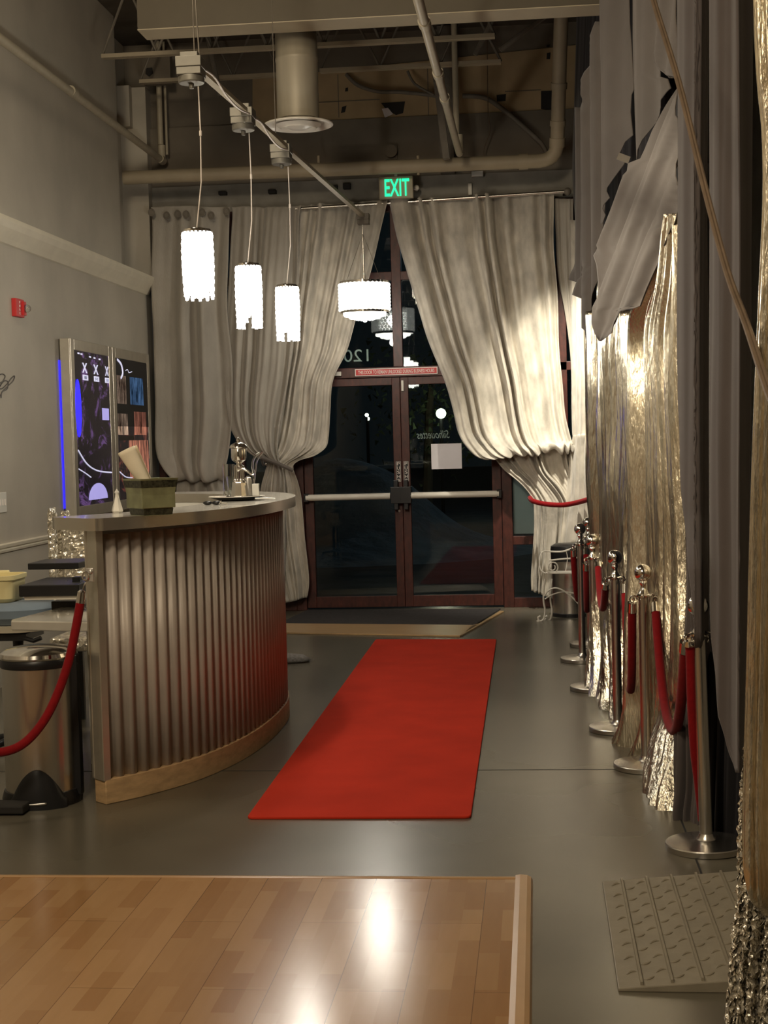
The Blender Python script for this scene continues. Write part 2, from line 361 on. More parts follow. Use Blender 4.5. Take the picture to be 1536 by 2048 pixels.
# cloth: rows run down the drop; each row = (py, x_left, x_right, offset toward camera [, fold scale])
def drape_grid(rows, YL, YR, n, amp, seed=0, cols=None, sub=6, wob=.006, drift=.5, hem=.0, sharp=.75, ripple=.22, flat=False, skew=0, lam=60, ph0=0):
    if flat: return flat_grid(rows, YL, amp, seed, sub, wob, sharp, ripple, skew, lam, ph0)
    R = []
    for r in rows:
        py, xl, xr = r[0], r[1], r[2]; off = r[3] if len(r) > 3 else 0; fs = r[4] if len(r) > 4 else 1; sc = r[5] if len(r) > 5 else 0
        pl, pr = py if isinstance(py, tuple) else (py, py)
        yl, yr = (YL(xl), YL(xr)) if callable(YL) else (YL, YR)
        R.append((PY(xl, pl, yl-off), PY(xr, pr, yr-off), fs, sc))
    Ls = catmull([r[0] for r in R], sub); Rs = catmull([r[1] for r in R], sub)
    Fs = [p.x for p in catmull([(r[2], 0, 0) for r in R], sub)]; Sc = [p.x for p in catmull([(r[3], 0, 0) for r in R], sub)]
    cols = cols or max(24, int(n*14)); rnd = random.Random(seed); ph = [rnd.uniform(0, 6.28) for _ in range(6)]
    nv = len(Ls); vs = []
    for j in range(nv):
        v = j/(nv-1); L_, R_ = Ls[j], Rs[j]; w = (R_-L_); h = Vector((w.x, w.y, 0))
        if h.length < 1e-6: h = Vector((1, 0, 0))
        h.normalize(); nm = Vector((h.y, -h.x, 0))
        if nm.y > 0: nm = -nm
        for i in range(cols+1):
            u = i/cols
            uu = u+.30/n*math.sin(2*PI*(1.25*u*n/3+.15*v)+ph[0])+.22/n*math.sin(2*PI*(n*.45*u)+ph[1]+drift*v)
            f = math.sin(2*PI*n*uu+ph[2]); f = math.copysign(abs(f)**sharp, f)
            f2 = math.sin(2*PI*2.7*n*u+ph[3]+3*drift*v)*ripple
            am = amp*Fs[j]*(.65+.35*math.sin(2*PI*(n*.31*u)+ph[4]+1.4*v))
            p = L_.lerp(R_, u)+nm*(am*(f+f2)); p.z -= Sc[j]*(abs(math.sin(PI*n*uu+ph[2]/2+.8))-.6)
            q = noise.noise_vector(Vector((p.x*5+seed, p.y*5, p.z*1.6)))
            p = p+q*wob*2
            if hem and j >= nv-sub: p.z += hem*math.sin(2*PI*n*u+ph[5])*(j-(nv-sub))/sub
            vs.append(p)
    fs = [(j*(cols+1)+i, j*(cols+1)+i+1, (j+1)*(cols+1)+i+1, (j+1)*(cols+1)+i) for j in range(nv-1) for i in range(cols)]
    return vs, fs
def flat_grid(rows, Yf, amp, seed, sub, wob, sharp, ripple, skew, lam, ph0):
    # cloth whose folds run on undisturbed while its outline is torn or cut
    vs = []; nv = 0; wmax = max(r[2]-r[1] for r in rows); cols = max(12, int(wmax/1.5)); rnd = random.Random(seed); ph = [rnd.uniform(0, 6.28) for _ in range(4)]
    n_ = len(rows)
    for k in range(n_-1):
        a, b = rows[k], rows[k+1]; A = a[0] if isinstance(a[0], tuple) else (a[0], a[0]); B_ = b[0] if isinstance(b[0], tuple) else (b[0], b[0])
        oa, ob = (a[3] if len(a) > 3 else 0), (b[3] if len(b) > 3 else 0); steps = max(1, int(abs(B_[0]-A[0])/14))
        for j in range(steps+(k == n_-2)):
            t = j/steps; xl, xr = lerp(a[1], b[1], t), lerp(a[2], b[2], t); yl, yr = lerp(A[0], B_[0], t), lerp(A[1], B_[1], t); off = lerp(oa, ob, t); nv += 1
            for i in range(cols+1):
                u = i/cols; x, y = lerp(xl, xr, u), lerp(yl, yr, u); Y_ = Yf(x)-off
                q = (x+skew*y)/lam*2*PI+ph0; f = math.sin(q+.5*math.sin(q*.43+ph[0])+.25*math.sin(y/170+ph[1])); f = math.copysign(abs(f)**sharp, f)
                p = PY(x, y, Y_); d0, d1 = PY(x-1, y, Yf(x-1)-off), PY(x+1, y, Yf(x+1)-off); w = d1-d0; nm = Vector((w.y, -w.x, 0)).normalized()
                if nm.x > 0: nm = -nm
                p = p+nm*(amp*(f+ripple*math.sin(2.6*q+ph[2]+y/260)))
                q2 = noise.noise_vector(Vector((p.x*4+seed, p.y*4, p.z*1.5))); vs.append(p+q2*wob*2)
    return vs, [(j*(cols+1)+i, j*(cols+1)+i+1, (j+1)*(cols+1)+i+1, (j+1)*(cols+1)+i) for j in range(nv-1) for i in range(cols)]
def drape(name, mt, rows, YL, YR, n, amp, parent=None, solid=.003, **k):
    vs, fs = drape_grid(rows, YL, YR, n, amp, **k); m = MB(); m.add(vs, fs)
    return m.build(name, mt, parent, base=True, auto=0, solid=solid)

# ------------------------------------------------------------------ the setting
GY = 14.15                                          # plane of the glazed shop front
XL, XR, YB, ZC = -3.63, 1.75, -5.0, 5.42
m = MB(); m.box((-4.2, YB, -.06), (XR+.1, GY+.12, 0)); fl = struct(m.build('floor', 'concrete'))
m = MB(); m.box((-3.6, 7.172, .0), (XR, 7.180, .0008)); m.box((.56, YB, .0), (.568, 7.17, .0008)); struct(m.build('trim_1', 'black_matt'), 'thin dark saw cut joint across the concrete floor')
m = MB(); m.box((-4.3, YB, ZC), (XR+.1, GY+.4, ZC+.1)); struct(m.build('ceiling', 'ceiling'))
m = MB(); m.box((XL-.25, YB, 0), (XL, GY+.1, 3.1)); m.box((XL-.26, YB, 3.1), (XL-.02, 13.2, ZC)); m.box((XL-.5, 13.2, 3.1), (-3.84, GY+.1, ZC))
m.box((-3.86, 14.0, 3.1), (-3.59, GY+.1, 4.98)); m.box((-3.86, 14.0, 4.6), (-3.72, 13.9, 4.98))
struct(m.build('wall_left', 'plaster'), 'mottled grey beige plaster wall on the left')
m = MB(); m.box((XR, YB, 0), (XR+.1, GY+.1, ZC)); struct(m.build('wall_right', 'plaster_dark'))
m = MB(); m.box((-4.3, YB-.1, 0), (XR+.1, YB, ZC)); struct(m.build('wall_front', 'plaster'))
m = MB()
m.box((-4.2, GY-.02, 3.80), (XR, GY+.15, 4.06), 0); m.box((-4.2, GY+.0, 4.06), (XR, GY+.15, 4.62), 1); m.box((-4.2, GY+.04, 4.62), (XR, GY+.15, ZC), 1); m.prism([PY(505, 158, GY+.02), PY(1190, 86, GY+.02), PY(1190, 240, GY+.02), PY(505, 262, GY+.02)], (0, .02, 0), 2)
m.box((.42, GY-.02, 0), (XR, GY+.12, 3.8), 0); m.box((-3.84, GY+.02, 3.1), (-3.55, GY+.12, 3.8), 0)
wb = struct(m.build('wall_back', ['plaster_dark', 'drab', 'drywall']), 'unfinished wall above the shop front, tan drywall over dark paint')
# ledge moulding and chair rail
prof = [(XL-.01, 3.02), (XL+.012, 3.03), (XL+.03, 3.06), (XL+.07, 3.12), (XL+.09, 3.16), (XL+.09, 3.19), (XL-.03, 3.20)]
m = MB(); m.prism([(x, YB, z) for x, z in prof], (0, 13.98-YB, 0)); struct(m.build('trim_2', 'cream_trim'), 'cream ledge moulding along the left wall')
prof = [(XL-.01, .90), (XL+.012, .905), (XL+.016, .92), (XL+.010, .928), (XL+.022, .938), (XL+.026, .958), (XL, .965)]
m = MB(); m.prism([(x, YB, z) for x, z in prof], (0, 14.0-YB, 0)); struct(m.build('trim_3', 'cream_trim'), 'thin cream chair rail along the left wall')

# shop front: fixed frame, transoms, side lights, two leaves
XC, DZ, DL, DR = -1.265, 2.19, -2.20, -.335
m = MB()
def bar(x0, x1, z0, z1, y0=GY-.05, y1=GY+.06): m.box((x0, y0, z0), (x1, y1, z1))
bar(DL-.10, DL-.005, 0, 3.8); bar(DR+.005, DR+.10, 0, 3.8); bar(DL-.1, DR+.1, DZ+.005, DZ+.10, GY-.046, GY+.056)
bar(XC-.055, XC+.035, DZ+.10, 3.8); bar(-3.6, .42, 3.10, 3.18, GY-.046, GY+.056); bar(-3.6, .42, 3.74, 3.8, GY-.046, GY+.056)
bar(DR+.1, .42, .59, .67); bar(DR+.1, .42, 0, .09); bar(DR+.1, .42, DZ+.02, DZ+.10); bar(.22, .30, 0, 3.8); bar(.38, .42, 0, 3.8)
bar(-3.6, -3.52, 0, 3.8); bar(-3.6, DL-.1, 0, .09); bar(-3.6, DL-.1, .59, .67); bar(-3.6, DL-.1, DZ+.02, DZ+.10); bar(-2.85, -2.77, 0, 3.8)
tf = struct(m.build('trim_4', 'frame_red', bevel=.004), 'dark red painted shop front framing around the doors')
def pane(name, x0, x1, z0, z1, parent=None):
    m = MB(); m.box((x0, GY-.004, z0), (x1, GY+.004, z1)); return m.build(name, 'pane', parent)
for i, (x0, x1, z0, z1) in enumerate([(DL-.005, XC-.055, DZ+.1, 3.1), (XC+.035, DR+.005, DZ+.1, 3.1), (DL-.005, XC-.055, 3.18, 3.74), (XC+.035, DR+.005, 3.18, 3.74),
        (DR+.1, .22, .67, DZ+.02), (DR+.1, .22, .09, .59), (DR+.1, .22, DZ+.1, 3.1), (DR+.1, .22, 3.18, 3.74), (.30, .38, .67, 3.1), (-3.52, -2.85, .67, 3.1), (-2.77, DL-.1, .67, 3.1)]):
    struct(pane('window_%d' % (i+1), x0, x1, z0, z1))
def leaf(n, x0, x1, hinge_left):
    m = MB(); y0, y1 = GY-.03, GY+.03
    a, b = (.085, .075) if hinge_left else (.075, .085)
    for c in [((x0, y0, .02), (x0+a, y1, DZ)), ((x1-b, y0, .02), (x1, y1, DZ)), ((x0+a, y0, .02), (x1-b, y1, .125)), ((x0+a, y0, DZ-.07), (x1-b, y1, DZ))]: m.box(*c)
    d = struct(m.build('door_%d' % n, 'frame_red', base=True, bevel=.003), ('left' if hinge_left else 'right')+' glass door leaf with dark red frame')
    pane('glass', x0+a, x1-b, .125, DZ-.07, d)
    xa, xb = (x0+.02, x1-.11) if hinge_left else (x0+.07, x1-.02)
    z = 1.075; m = MB(); m.tube([(xa, GY-.10, z), (xb, GY-.10, z)], .030, 16); pb = m.build('push_bar', 'white_metal', d)
    m = MB(); cx = x1-.055 if hinge_left else x0+.035
    m.box((cx-.05, GY-.13, z-.07), (cx+.05, GY-.03, z+.085)); m.box((cx-.02, GY-.12, z-.13), (cx+.02, GY-.03, z+.15))
    ex = xa if hinge_left else xb; m.box((ex-.02, GY-.12, z-.04), (ex+.025, GY-.03, z+.04))
    m.build('latch_housing', 'black', pb, bevel=.004)
    sx = x1-.032 if hinge_left else x0+.037
    m = MB(); m.box((sx-.024, GY-.034, 1.205), (sx+.024, GY-.031, 1.40)); ps = m.build('push_plate', 'black', d)
    m = MB(); w = .0225
    for c in [((sx-w, 1.207), (sx-w+.003, 1.398)), ((sx+w-.003, 1.207), (sx+w, 1.398)), ((sx-w, 1.207), (sx+w, 1.210)), ((sx-w, 1.395), (sx+w, 1.398))]:
        m.box((c[0][0], GY-.0365, c[0][1]), (c[1][0], GY-.034, c[1][1]))
    m.box((sx-.012, GY-.0365, 1.214), (sx+.012, GY-.034, 1.222)); m.box((sx-.012, GY-.0365, 1.226), (sx+.012, GY-.034, 1.232))
    m.build('plate_border', 'sign_white', ps)
    for k, ch in enumerate('PUSH'):
        text('letter', ch, 'sign_white', ps, (sx, GY-.036, 1.376-k*.04), (1, 0, 0), (0, 0, 1), .026, .030, .0012)
    return d
d1 = leaf(1, DL, XC-.002, True); d2 = leaf(2, XC+.002, DR, False)
m = MB(); m.box((XC+.015, GY-.05, DZ-.13), (XC+.035, GY-.03, DZ-.03)); m.build('top_latch', 'white_metal', d2)
m = MB(); m.lathe([(.012, 0), (.012, .012)], (XC-.035, GY-.042, .93), 14, axis='Y'); m.build('lock_cylinder', 'chrome', d1)
# mirrored lettering seen from behind the glass
a = PY(712, 711, GY); text('house_number', '120', 'sign_white', tf, (a.x, GY+.010, a.z), (1, 0, 0), (0, 0, 1), .235, .115, .001, mirror=True)
a = PY(866, 869, GY); text('glass_lettering', 'Silhouettes', 'sign_white', d2, (a.x, GY+.010, a.z), (1, 0, 0), (0, 0, 1), .31, .075, .001, shear=.35, mirror=True)
# red notice strip
s0, s1 = PY(710, 745, GY-.06), PY(875, 741, GY-.06)
z0 = (s0.z+s1.z)/2; t = thing('notice_strip', 'long red notice strip with white capitals on the rail above the doors', 'sign', ((s0.x+s1.x)/2, GY-.06, z0-.03))
m = MB(); m.box((s0.x, GY-.058, z0-.033), (s1.x, GY-.050, z0+.033)); m.build('white_backing', 'sign_white', t)
m = MB(); m.box((s0.x+.008, GY-.060, z0-.026), (s1.x-.008, GY-.058, z0+.026)); m.build('red_panel', 'red_sign', t)
text('lettering', 'THIS DOOR TO REMAIN UNLOCKED DURING BUSINESS HOURS', 'sign_white', t, ((s0.x+s1.x)/2, GY-.061, z0), (1, 0, 0), (0, 0, 1), s1.x-s0.x-.06, .034, .0008, bold=.01)
# paper on the right leaf, panel in the side light
a, b = PY(862, 888, GY-.01), PY(924, 937, GY-.01); m = MB(); m.box((a.x, GY-.009, b.z), (b.x, GY-.006, a.z))
tag(m.build('paper_notice', 'paper', base=True), 'blank white paper taped to the right glass door', 'paper')
a, b = PY(1024, 900, GY+.03), PY(1118, 1066, GY+.03); m = MB(); m.box((a.x, GY+.03, b.z), (b.x, GY+.05, a.z))
tag(m.build('white_board', 'paper', base=True), 'pale lilac board behind the side window right of the doors', 'board')
a = PY(677, 748, GY-.05); m = MB(); m.box((a.x-.03, GY-.09, a.z-.02), (a.x+.03, GY-.05, a.z+.02)); tag(m.build('door_sensor', 'white_metal', base=True, bevel=.003), 'small cream box on the door head left of the red strip', 'sensor')

# ------------------------------------------------------------------ overhead: ducts, joists, pipes
a, b = PY(275, 50, 10.4), PY(1180, 22, 10.4)
z0 = PZ(700, 40, 0).z; zb = (PY(275, 50, 10.4).z+PY(1000, 28, 10.4).z)/2
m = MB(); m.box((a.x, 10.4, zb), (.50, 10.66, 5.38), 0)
m.box((a.x-.002, 10.398, zb-.006), (.50, 10.662, zb+.0005), 1)  # pale strip paints the light on the duct's underside
tag(m.build('air_duct', ['duct_beam_shaded', 'duct_under_lit'], base=True), 'long beige rectangular air duct crossing under the ceiling', 'air duct')

c = PY(597, 250, 10.9); t = thing('ceiling_diffuser', 'round white ceiling diffuser on a vertical round duct', 'air vent', (c.x, 10.9, c.z-.03))
m = MB(); r = .252
m.lathe([(.150, .035), (.17, .025), (r-.01, .010), (r, .004), (r, -.004), (r-.015, -.010), (.195, .004), (.185, .02)], c, 64); m.build('outer_ring', 'white_metal', t)
m = MB(); m.lathe([(.165, .0), (.13, -.022), (.128, -.028), (.10, -.004)], c, 48); m.build('middle_ring', 'white_metal', t)
m = MB(); m.lathe([(.105, -.008), (.06, -.03), (.001, -.034)], c, 48); m.build('centre_cone', 'white_metal', t)
m = MB(); m.lathe([(.152, .04), (.152, .45), (.155, .455), (.155, .475), (.152, .48), (.152, 5.40-c.z)], c, 40); m.build('round_duct', 'duct_shade', t)

def joist(Y_, xa, xb, pyb, label, top=5.40):
    zb_ = PY((xa+xb)/2, pyb, Y_).z; x0, x1 = PY(xa, pyb, Y_).x, PY(xb, pyb, Y_).x
    t = thing('bar_joist', label, 'joist', ((x0+x1)/2, Y_, zb_), 'open web steel joists')
    m = MB(); m.box((x0, Y_-.035, zb_-.012), (x1, Y_-.004, zb_+.02)); m.box((x0, Y_+.004, zb_-.012), (x1, Y_+.035, zb_+.02)); m.build('bottom_chord', 'duct', t)
    m = MB(); m.box((x0, Y_-.035, top-.04), (x1, Y_+.035, top-.005)); m.build('top_chord', 'steel_dark', t)
    m = MB(); n = max(2, int((x1-x0)/.42)); w = (x1-x0)/n
    for k in range(n):
        m.tube([(x0+k*w, Y_, zb_+.01), (x0+(k+.5)*w, Y_, top-.03)], .011, 6); m.tube([(x0+(k+.5)*w, Y_, top-.03), (x0+(k+1)*w, Y_, zb_+.01)], .011, 6)
    m.build('web_rods', 'steel_dark', t)
joist(12.2, 204, 990, 94, 'long steel bar joist nearest the beige duct')
joist(13.1, 640, 1002, 134, 'short steel bar joist just in front of the drywall')
joist(13.4, 280, 560, 158, 'steel bar joist in the dark left corner')

def pipe(name, pts, r, label, cat='pipe', mt='pipe', couplings=(), seg=14, group=None, smooth=0):
    p = catmull(pts, smooth) if smooth else [Vector(q) for q in pts]
    m = MB(); m.tube(p, r, seg)
    for c0, c1 in couplings: m.tube([c0, c1], r*1.22, seg)
    o = m.build(name, mt, base=True); tag(o, label, cat, group); return o
def bend(a, b, c, r, n=6):
    a, b, c = Vector(a), Vector(b), Vector(c); p, q = b+(a-b).normalized()*r, b+(c-b).normalized()*r
    return [p.lerp(b, t).lerp(b.lerp(q, t), t) for t in [i/n for i in range(n+1)]]
# sprinkler line along the left wall with its riser
e = Vector((-3.45, 14.0, 4.29)); m = MB()
m.tube([(-3.45, 2.0, 4.33), e], .032, 14); m.tube([(-3.45, 11.2, 4.3065), (-3.45, 11.3, 4.306)], .040, 14); m.tube([(-3.45, 13.9, 4.291), (-3.45, 14.02, 4.29)], .042, 14)
m.tube([e, e+Vector((0, 0, .14))], .034, 14); m.tube([e+Vector((0, -.03, .14)), e+Vector((0, -.03, 1.1))], .026, 12); m.tube([e+Vector((.05, .0, .05)), e+Vector((.05, 0, 1.1))], .012, 8)
tag(m.build('sprinkler_pipe', 'pipe', base=True), 'thin cream sprinkler pipe running along the left plaster wall', 'pipe', 'sprinkler pipes')
# centre sprinkler line
a, b = Vector((-.60, 5.0, 4.05)), Vector((-.605, 13.05, 4.05)); m = MB()
m.tube([a, b], .030, 14)
for y in (8.9, 10.15, 10.9): m.tube([(-.602, y, 4.05), (-.602, y+.10, 4.05)], .038, 14)
m.tube([b, b+Vector((0, 0, .16))], .033, 14); m.tube([b+Vector((-.02, .0, .1)), b+Vector((-.02, 0, 1.33))], .026, 12)
tag(m.build('sprinkler_pipe', 'pipe', base=True), 'thin cream sprinkler pipe running through the middle of the ceiling', 'pipe', 'sprinkler pipes')
# large drain pipe with an elbow above the right curtain
P0, P1, P2 = Vector((-3.7, 13.55, 4.06)), Vector((.235, 13.55, 4.045)), PY(1146, -30, 13.45)
P2 = Vector((.30, 13.0, 5.40)); m = MB(); bd = bend(P0, P1, P2, .16)
m.tube([P0]+bd+[P2], .062, 20)
q = (P2-P1).normalized()
for k in (.30, .62): m.tube([P1+q*k, P1+q*(k+.05)], .071, 20)
m.tube([P1+q*.12, P1+q*.20], .070, 20); m.tube([(-.1, 13.55, 4.046), (-.02, 13.55, 4.046)], .070, 20)
m.tube([(-1.0, 13.55, 3.97), (-1.0, 13.55, 4.14)], .012, 8); m.tube([(-1.9, 13.55, 4.1), (-1.9, 13.55, 4.18)], .012, 8)
tag(m.build('drain_pipe', 'duct', base=True), 'thick beige drain pipe with an elbow above the curtains', 'pipe')
# dark vertical column and sloping brace behind it
m = MB(); m.box((-.83, 14.0, 4.06), (-.70, 14.12, 5.40)); tag(m.build('steel_column', 'steel_dark', base=True), 'dark brown steel column in front of the drywall', 'column')
p0, p1 = PY(858, 36, 13.35), PY(893, 318, 13.35); m = MB(); m.box((-.04, -.03, 0), (.04, .03, (p1-p0).length)); o = m.build('steel_brace', 'steel_dark')
o.location = p1; o.rotation_euler = (p0-p1).to_track_quat('Z', 'Y').to_euler(); tag(o, 'dark sloping steel brace beside the middle sprinkler pipe', 'brace')
for k, (xa, ya, xb, yb, Y_) in enumerate([(402, 10, 440, 190, 12.9), (1010, -12, 950, 110, 12.9), (1150, -12, 1000, 100, 12.9)]):
    m = MB(); m.tube([PY(xa, ya, Y_), PY(xb, yb, Y_)], .022, 8)
    tag(m.build('steel_brace', 'steel_dark', base=True), ['dark sloping brace above the first crystal pendant', 'short dark brace right of the middle pipe', 'thin dark brace near the drain pipe'][k], 'brace')
# loose cables in front of the drywall
pipe('loose_cable', [PY(x, y, 14.05) for x, y in [(692, 148), (715, 170), (755, 183), (800, 184), (860, 190), (893, 196)]], .018, 'dark cable sagging along the drywall, left of the middle pipe', 'cable', 'steel_dark', smooth=5)
pipe('loose_cable', [PY(x, y, 14.05) for x, y in [(925, 192), (970, 196), (1010, 222), (1050, 256), (1085, 290), (1100, 325)]], .022, 'dark hose curving down the drywall right of the middle pipe', 'cable', 'steel_dark', smooth=5)
pipe('loose_cable', [PY(x, y, 13.98) for x, y in [(815, 142), (830, 168), (868, 190)]], .012, 'short thin cable branching beside the middle pipe', 'cable', 'steel_dark', smooth=5)
pipe('loose_cable', [PY(x, y, 14.0) for x, y in [(974, 25), (976, 212), (980, 262), (968, 300), (972, 335)]], .004, 'thin wire hanging right of the middle pipe', 'cable', 'cord_tan', smooth=5)
# broken openings in the drywall; shade inside them laid on as black plates
def opening(pts, label):
    m = MB(); m.prism([PY(x, y, GY+.014) for x, y in pts], (0, .005, 0)); o = m.build('drywall_hole_shade', 'black_matt', wb); o['label'] = label
opening([(762, 206), (810, 203), (806, 226), (792, 230), (778, 222), (770, 216)], 'ragged black hole')
opening([(1082, 182), (1108, 181), (1110, 216), (1104, 221), (1082, 218)], 'square black hole')
opening([(993, 190), (1012, 188), (1011, 202), (994, 203)], 'small black hole')
opening([(691, 176), (696, 175), (696, 182), (690, 183)], 'small black hole'); opening([(684, 214), (693, 211), (690, 224), (682, 226)], 'small black hole')
opening([(1093, 90), (1099, 90), (1099, 94), (1093, 94)], 'small black hole'); opening([(1094, 106), (1101, 105), (1100, 118), (1093, 118)], 'small black hole')
m = MB(); a = PY(772, 212, GY+.02)
m.prism([PY(x, y, GY+.012) for x, y in [(764, 218), (776, 216), (786, 228), (770, 236)]], (0, -.01, 0)); m.build('torn_paper', 'paper', wb)
m = MB()
for x, y0_, y1_ in [(676, 150, 236), (855, 130, 250), (1112, 95, 250)]:
    a, b = PY(x, y0_, GY+.037), PY(x, y1_, GY+.037); m.box((a.x-.004, GY+.016, b.z), (a.x+.004, GY+.022, a.z))
for x0, x1, y in [(630, 760, 206), (1010, 1082, 184)]:
    a, b = PY(x0, y, GY+.037), PY(x1, y, GY+.037); m.box((a.x, GY+.016, a.z-.004), (b.x, GY+.022, a.z+.004))
m.build('board_joint', 'drab', wb)
a = PY(306, 132, 13.8); m = MB(); m.box((a.x-.10, 13.8, a.z-.16), (a.x+.16, 13.9, a.z+.14)); o = m.build('access_panel', 'drab', base=True); tag(o, 'drab wall panel with a torn black opening in the far left corner', 'panel')
m = MB(); m.prism([PY(x, y, 13.79) for x, y in [(292, 136), (304, 135), (306, 146), (298, 153), (291, 148)]], (0, .012, 0)); m.build('hole', 'black_matt', o)  # black plate paints the shade inside the opening
# small devices on the dark band
a = PY(779, 297, 13.95); m = MB(); m.lathe([(.06, 0), (.055, .05), (.03, .09)], (a.x, GY-.09, a.z), 20, axis='Y'); m.box((a.x-.055, GY-.03, a.z-.07), (a.x+.055, GY, a.z+.07))
tag(m.build('siren', 'drab', base=True), 'dark round siren box high above the exit sign', 'siren')
def small_box(x, y, w, h, label, mt='black_matt', d=.07, cat='bracket', name='wall_bracket'):
    a = PY(x, y, GY-.05); m = MB(); m.box((a.x-w/2, GY-.02-d, a.z-h/2), (a.x+w/2, GY-.02, a.z+h/2)); tag(m.build(name, mt, base=True, bevel=.004), label, cat)
small_box(446, 387, .075, .03, 'small dark bracket above the leftmost curtain'); small_box(545, 384, .075, .035, 'small dark bracket above the second curtain')
small_box(668, 377, .07, .05, 'small dark bracket left of the exit sign'); small_box(694, 373, .07, .05, 'small dark bracket nearest the exit sign on its left')
small_box(955, 349, .11, .05, 'small metal junction box right of the exit sign', 'zinc', .08, 'junction box', 'junction_box')
small_box(940, 378, .035, .11, 'small cream strap standing above the right curtain', 'white_metal', .03, 'bracket')
a = PY(832, 374, 13.9); m = MB(); m.ball((a.x, 13.95, a.z), .028, seg=14); m.box((a.x-.07, 14.0, a.z-.01), (a.x+.0, 14.1, a.z+.012)); m.tube([(a.x, 13.95, a.z), (a.x-.03, 14.1, a.z)], .012, 8)
tag(m.build('emergency_lamp', 'white_metal', base=True), 'small round emergency lamp head right of the exit sign', 'lamp')

# exit sign
a, b = PY(759, 353, 13.75), PY(825, 397, 13.75); cx_, cz_ = (a.x+b.x)/2, (a.z+b.z)/2; w, h = .31, .20
t = thing('exit_sign', 'green lit EXIT sign hanging above the curtain rod', 'sign', (cx_, 13.75, cz_-h/2))
m = MB(); m.box((cx_-w/2, 13.74, cz_-h/2), (cx_+w/2, 13.79, cz_+h/2)); m.build('housing', 'pipe', t, bevel=.006)
text('lettering', 'EXIT', 'exit_green', t, (cx_+.01, 13.737, cz_-.002), (1, 0, 0), (0, 0, 1), .225, .155, .003, bold=.012)
m = MB(); m.box((cx_-.012, 13.755, cz_+h/2), (cx_+.012, 13.775, 4.02)); m.build('hanger', 'zinc', t)

# ------------------------------------------------------------------ conduit with crystal pendants
boxes = [(PZ(385, 150, 3.5)), PZ(487, 240, 3.5), PZ(565, 305, 3.5), PZ(728, 437, 3.5)]
ys = [7.5, 8.68, 9.78, 12.86]; xs_ = [-1.685, -1.652, -1.615, -1.43]
B = [Vector((x, y, 3.5)) for x, y in zip(xs_, ys)]
t = thing('light_conduit', 'slim grey conduit bar carrying the crystal pendants over the desk', 'light track', (B[1].x, B[1].y, 3.5))
m = MB(); m.box((-.02, 0, -.012), (.02, (B[3]-B[0]).length, .012)); o = m.build('bar', 'pipe'); o.parent = t; o.location = B[0]+Vector((0, 0, .02))-B[1]; o.rotation_euler = (0, 0, -math.atan2(B[3].x-B[0].x, B[3].y-B[0].y))
for i, p in enumerate(B):
    m = MB(); s = .062 if i < 3 else .05
    m.box((p.x-s, p.y-s, p.z-.05), (p.x+s, p.y+s, p.z-.012)); m.box((p.x-s*1.05, p.y-s*1.05, p.z-.012), (p.x+s*1.05, p.y+s*1.05, p.z+.04))
    if i < 3: m.lathe([(.062, -.085), (.066, -.08), (.066, -.05)], p, 24); m.box((p.x-.045, p.y-.045, p.z+.04), (p.x+.045, p.y+.045, p.z+.065)); m.lathe([(.012, -.11), (.014, -.085)], p, 12)
    m.build('junction_box', 'galv' if i < 3 else 'steel_dark', t, bevel=.003)
m = MB()
for i in range(2):
    p, q = B[i], B[i+1]
    m.tube(catmull([p+Vector((.05, .06, .0)), p.lerp(q, .25)+Vector((.05, 0, .012)), p.lerp(q, .45)+Vector((.055, 0, -.03)), p.lerp(q, .7)+Vector((.055, 0, -.035)), q+Vector((.05, -.06, .0))], 6), .006, 6)
m.build('loose_wire', 'sign_white', t)
m = MB(); m.tube([B[0]+Vector((.02, 0, .06)), B[0]+Vector((.02, .0, 1.9))], .003, 6); m.tube([B[0]+Vector((.045, 0, .05)), B[0]+Vector((.035, .0, .3)), B[0]+Vector((.03, 0, 1.9))], .004, 6)
m.build('hanger_wire', 'steel_dark', t)
m = MB(); q = B[1].lerp(B[2], .85); m.tube([q, q+Vector((0, 0, 1.9))], .0025, 6); m.build('hanger_wire', 'steel_dark', t)

